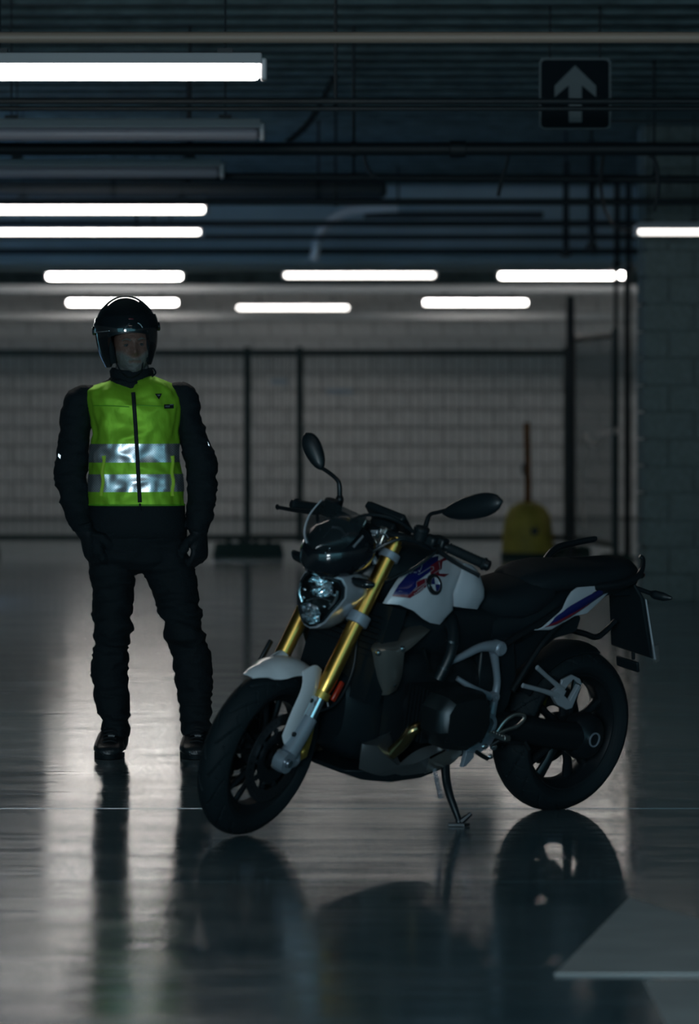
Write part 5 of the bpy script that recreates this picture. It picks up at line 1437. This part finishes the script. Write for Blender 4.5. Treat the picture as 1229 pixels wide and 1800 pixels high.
    # boots
    for x0, x1, xt0, xt1 in ((170, 224, 182, 226), (320, 377, 322, 368)):
        b = empty('boot', parent=person)
        cx_ = (x0+x1)/2; hw = (x1-x0)/2*KP; m = MB(); rings = []
        cxt = (xt0+xt1)/2; hwt = (xt1-xt0)/2*KP
        c = pp(cx_, 1300, 0); ct = pp(cxt, 1290, 0)
        z0 = .018
        def br(yc, w, z1, zz0=z0, n=20, e=2.6):
            out = []
            for k in range(n):
                t = 2*PI*k/n; cs, sn = math.cos(t), math.sin(t)
                out.append(Vector((c.x-.006+abs(cs)**(2/e)*(1 if cs > 0 else -1)*w, yc, (zz0+z1)/2+abs(sn)**(2/e)*(1 if sn > 0 else -1)*(z1-zz0)/2)))
            return out
        m.loft([br(.115, hw*.55, .08), br(.10, hw*.72, .105), br(.04, hw*.80, .12), br(-.03, hw*.88, .115), br(-.09, hw*.98, .085), br(-.14, hw*1.0, .070), br(-.185, hw*.82, .058), br(-.205, hw*.45, .045)])
        m.build('upper', 'boot', b, ang=60)
        m = MB(); m.loft([ering(1276, xt0+1, xt1-1, .062, .03, 20, 2), ering(1292, xt0, xt1, .068, .025, 20, 2), ering(1308, (x0+xt0)/2, (x1+xt1)/2, .085, .015, 20, 2), ering(1318, x0+3, x1-3, .09, .0, 20, 2)]); m.build('shaft', 'boot', b, ang=60)
        m = MB(); n = 26; out = []
        for k in range(n):
            t = 2*PI*k/n; w = hw*(1.02 if math.sin(t) < 0 else .8)
            out.append((c.x-.006+w*math.cos(t), -.045+.168*math.sin(t)))
        m.add([(x, y, .002) for x, y in out]+[(x*1, y, .022) for x, y in out], [tuple(range(n-1, -1, -1)), tuple(range(n, 2*n))]+[(k, (k+1) % n, n+(k+1) % n, n+k) for k in range(n)])
        m.build('sole', 'rubber', b)
        lx = c.x+.002
        m = MB(); 
        lz = Z(1291, DP); m.add([(lx-.016, -.084, lz+.004), (lx+.016, -.084, lz+.004), (lx+.012, -.087, lz-.004), (lx, -.089, lz-.006), (lx-.012, -.087, lz-.004)], [(0, 1, 2, 3, 4)]); m.build('boot_reflector', 'stripe', b, fixn=False)
        m = MB()
        for i in range(5): m.tube([(c.x-.030, -.055-.022*i, .122-.013*i), (c.x, -.062-.022*i, .128-.013*i), (c.x+.024, -.055-.022*i, .122-.013*i)], .0035, 6)
        m.build('lace', 'glove', b)
    # helmet
    he = empty('helmet', parent=person)
    hc = pp(221.5, 581, .018); rx, ry, rz = .133, .150, .148
    RH = Matrix.Rotation(math.radians(7), 3, 'Z') @ Matrix.Rotation(math.radians(-4), 3, 'Y')
    def hp(az, z, k=1.0, ex=0):
        """az from the front, z in -1.1..1"""
        if z >= 0: r = math.sqrt(max(0, 1-z*z))
        else: r = 1-.24*z*z-(.06*max(0, -z-.6))
        x = math.sin(az)*(rx+ex)*r; y = -math.cos(az)*(ry+ex)*r
        return hc+RH@Vector((x, y, z*(rz+ex*(1 if z > 0 else 0))))
    def lower(az):
        a = abs(az)
        if a > 2.3: return -.80
        return -1.02
    m = MB()
    nz, na = 36, 72
    # dome and shell: rows from brow/lower edge up to crown
    AF = math.radians(48)
    def bottom(az):
        a = abs(az)
        if a < AF*.86: return -.04
        if a < AF*1.12: 
            t = (a-AF*.86)/(AF*.26); return -.04-(.98)*t**.6
        return lower(az)
    rings = []
    azs = []
    for k in range(na*2): azs.append(-PI+2*PI*k/(na*2))
    azs = sorted(set(azs+[s_*AF*t for s_ in (-1, 1) for t in (.86, .9, .95, 1.0, 1.06, 1.12)]))
    for i in range(nz+1):
        t = i/nz
        rings.append([hp(az, bottom(az)+(math.sin(t*PI/2)**1.0*(.9995)-bottom(az))*1.0*t**.0 if False else bottom(az)+(.9995-bottom(az))*math.sin(t*PI/2), 1) for az in azs])
    inn = [[p+(hc+Vector((0, 0, -.02))-p).normalized()*.022 for p in r] for r in rings]
    m.loft(inn[::-1]+rings, caps=True); m.build('shell', 'helmet', he, ang=60)
    # raised visor and lower edge
    def band(z0, z1, a0, ex, name, mt, th=.004, z0f=None):
        m = MB(); R_ = []
        for i in range(9):
            R_.append([hp(-a0+2*a0*k/40, (z0+(z0f-z0)*(1-abs(-1+2*k/40)**2) if z0f is not None else z0)+(z1-z0)*i/8, 1, ex) for k in range(41)])
        I_ = [[p+(hc-p).normalized()*th for p in r] for r in R_]
        m.loft([I_[0]]+R_+[I_[-1]], caps=False, wrap=False); return m.build(name, mt, he, ang=60)
    band(-.02, .40, math.radians(98), .007, 'visor', 'visor')
    band(-.055, -.02, math.radians(98), .0085, 'visor_edge', 'chrome', .004) if False else None
    band(-.20, -.02, math.radians(46), -.006, 'sun_visor', 'black', .003, z0f=-.08)
    m = MB()
    m.tube([hp(a_, z_, 1, .010) for a_, z_ in ((-.16, -.0), (-.12, .08), (-.02, .13), (.02, .17))], .0030, 6); m.tube([hp(a_, z_, 1, .010) for a_, z_ in ((.28, .17), (.36, .12), (.42, .03))], .0030, 6)
    m.build('brow_vent', 'chrome', he)
    m = MB(); m.tube([hp(a_, .01, 1, .008) for a_ in (-1.35, -1.1, -.85, -.62)], .0024, 6); m.build('visor_edge', 'chrome', he)
    for sx in (-1, 1):
        m = MB(); q = hp(sx*math.radians(88), .06, 1, .008); m.lathe([(.0005, .004), (.014, .004), (.020, .0), (.020, -.008)], q, (q-hc).normalized(), 20); m.build('visor_pivot', 'helmet', he)
    m = MB(); m.ell(hp(.02, .30, 1, .004), (.022, .003, .004), 12); m.build('front_emblem', 'red', he)
    m = MB(); m.tube([hp(-.62, -.95, 1, -.01), pp(215, 655, -.075), pp(231, 664, -.085), pp(248, 655, -.075), hp(.62, -.95, 1, -.01)], .006, 8, flat=.4); m.build('chin_strap', 'glove', he)
    # cheek pads inside the opening
    for sx in (-1, 1):
        m = MB(); m.tube([hp(sx*.88, -.15, 1, -.022), hp(sx*.86, -.5, 1, -.024), hp(sx*.90, -.9, 1, -.022)], [.012, .018, .015], 12); m.build('cheek_pad', 'jacket', he)
def skin_mat():
    m = M_['skin']; nt = m.node_tree; b = nt.nodes['Principled BSDF']; L = nt.links.new
    src = b.inputs['Base Color'].links[0].from_socket
    a = nt.nodes.new('ShaderNodeAttribute'); a.attribute_name = 'beard'
    mc = nt.nodes.new('ShaderNodeMix'); mc.data_type = 'RGBA'; mc.inputs[7].default_value = (.19, .20, .195, 1)
    L(a.outputs['Fac'], mc.inputs[0]); L(src, mc.inputs[6]); L(mc.outputs[2], b.inputs['Base Color'])
skin_mat()
def stripe_mat():
    m = mat('silver_reflective_tape', (.90, .95, 1.0), .33, metal=.9)
    nt = m.node_tree; b = nt.nodes['Principled BSDF']
    tc = nt.nodes.new('ShaderNodeTexCoord'); L = nt.links.new; prev = None
    for ang in (45, -45):
        mp = nt.nodes.new('ShaderNodeMapping'); mp.inputs['Rotation'].default_value = (0, math.radians(ang), 0); L(tc.outputs['Object'], mp.inputs[0])
        w = nt.nodes.new('ShaderNodeTexWave'); w.inputs['Scale'].default_value = 42; w.wave_profile = 'SIN'; L(mp.outputs[0], w.inputs['Vector'])
        r = nt.nodes.new('ShaderNodeMath'); r.operation = 'LESS_THAN'; r.inputs[1].default_value = .16; L(w.outputs['Fac'], r.inputs[0])
        if prev:
            mx = nt.nodes.new('ShaderNodeMath'); mx.operation = 'MAXIMUM'; L(prev.outputs[0], mx.inputs[0]); L(r.outputs[0], mx.inputs[1]); prev = mx
        else: prev = r
    mc = nt.nodes.new('ShaderNodeMix'); mc.data_type = 'RGBA'; mc.inputs[6].default_value = (.95, .97, 1, 1); mc.inputs[7].default_value = (.60, .66, .70, 1)
    L(prev.outputs[0], mc.inputs[0]); L(mc.outputs[2], b.inputs['Base Color']); return m
M_['stripe'] = stripe_mat()
build_person()
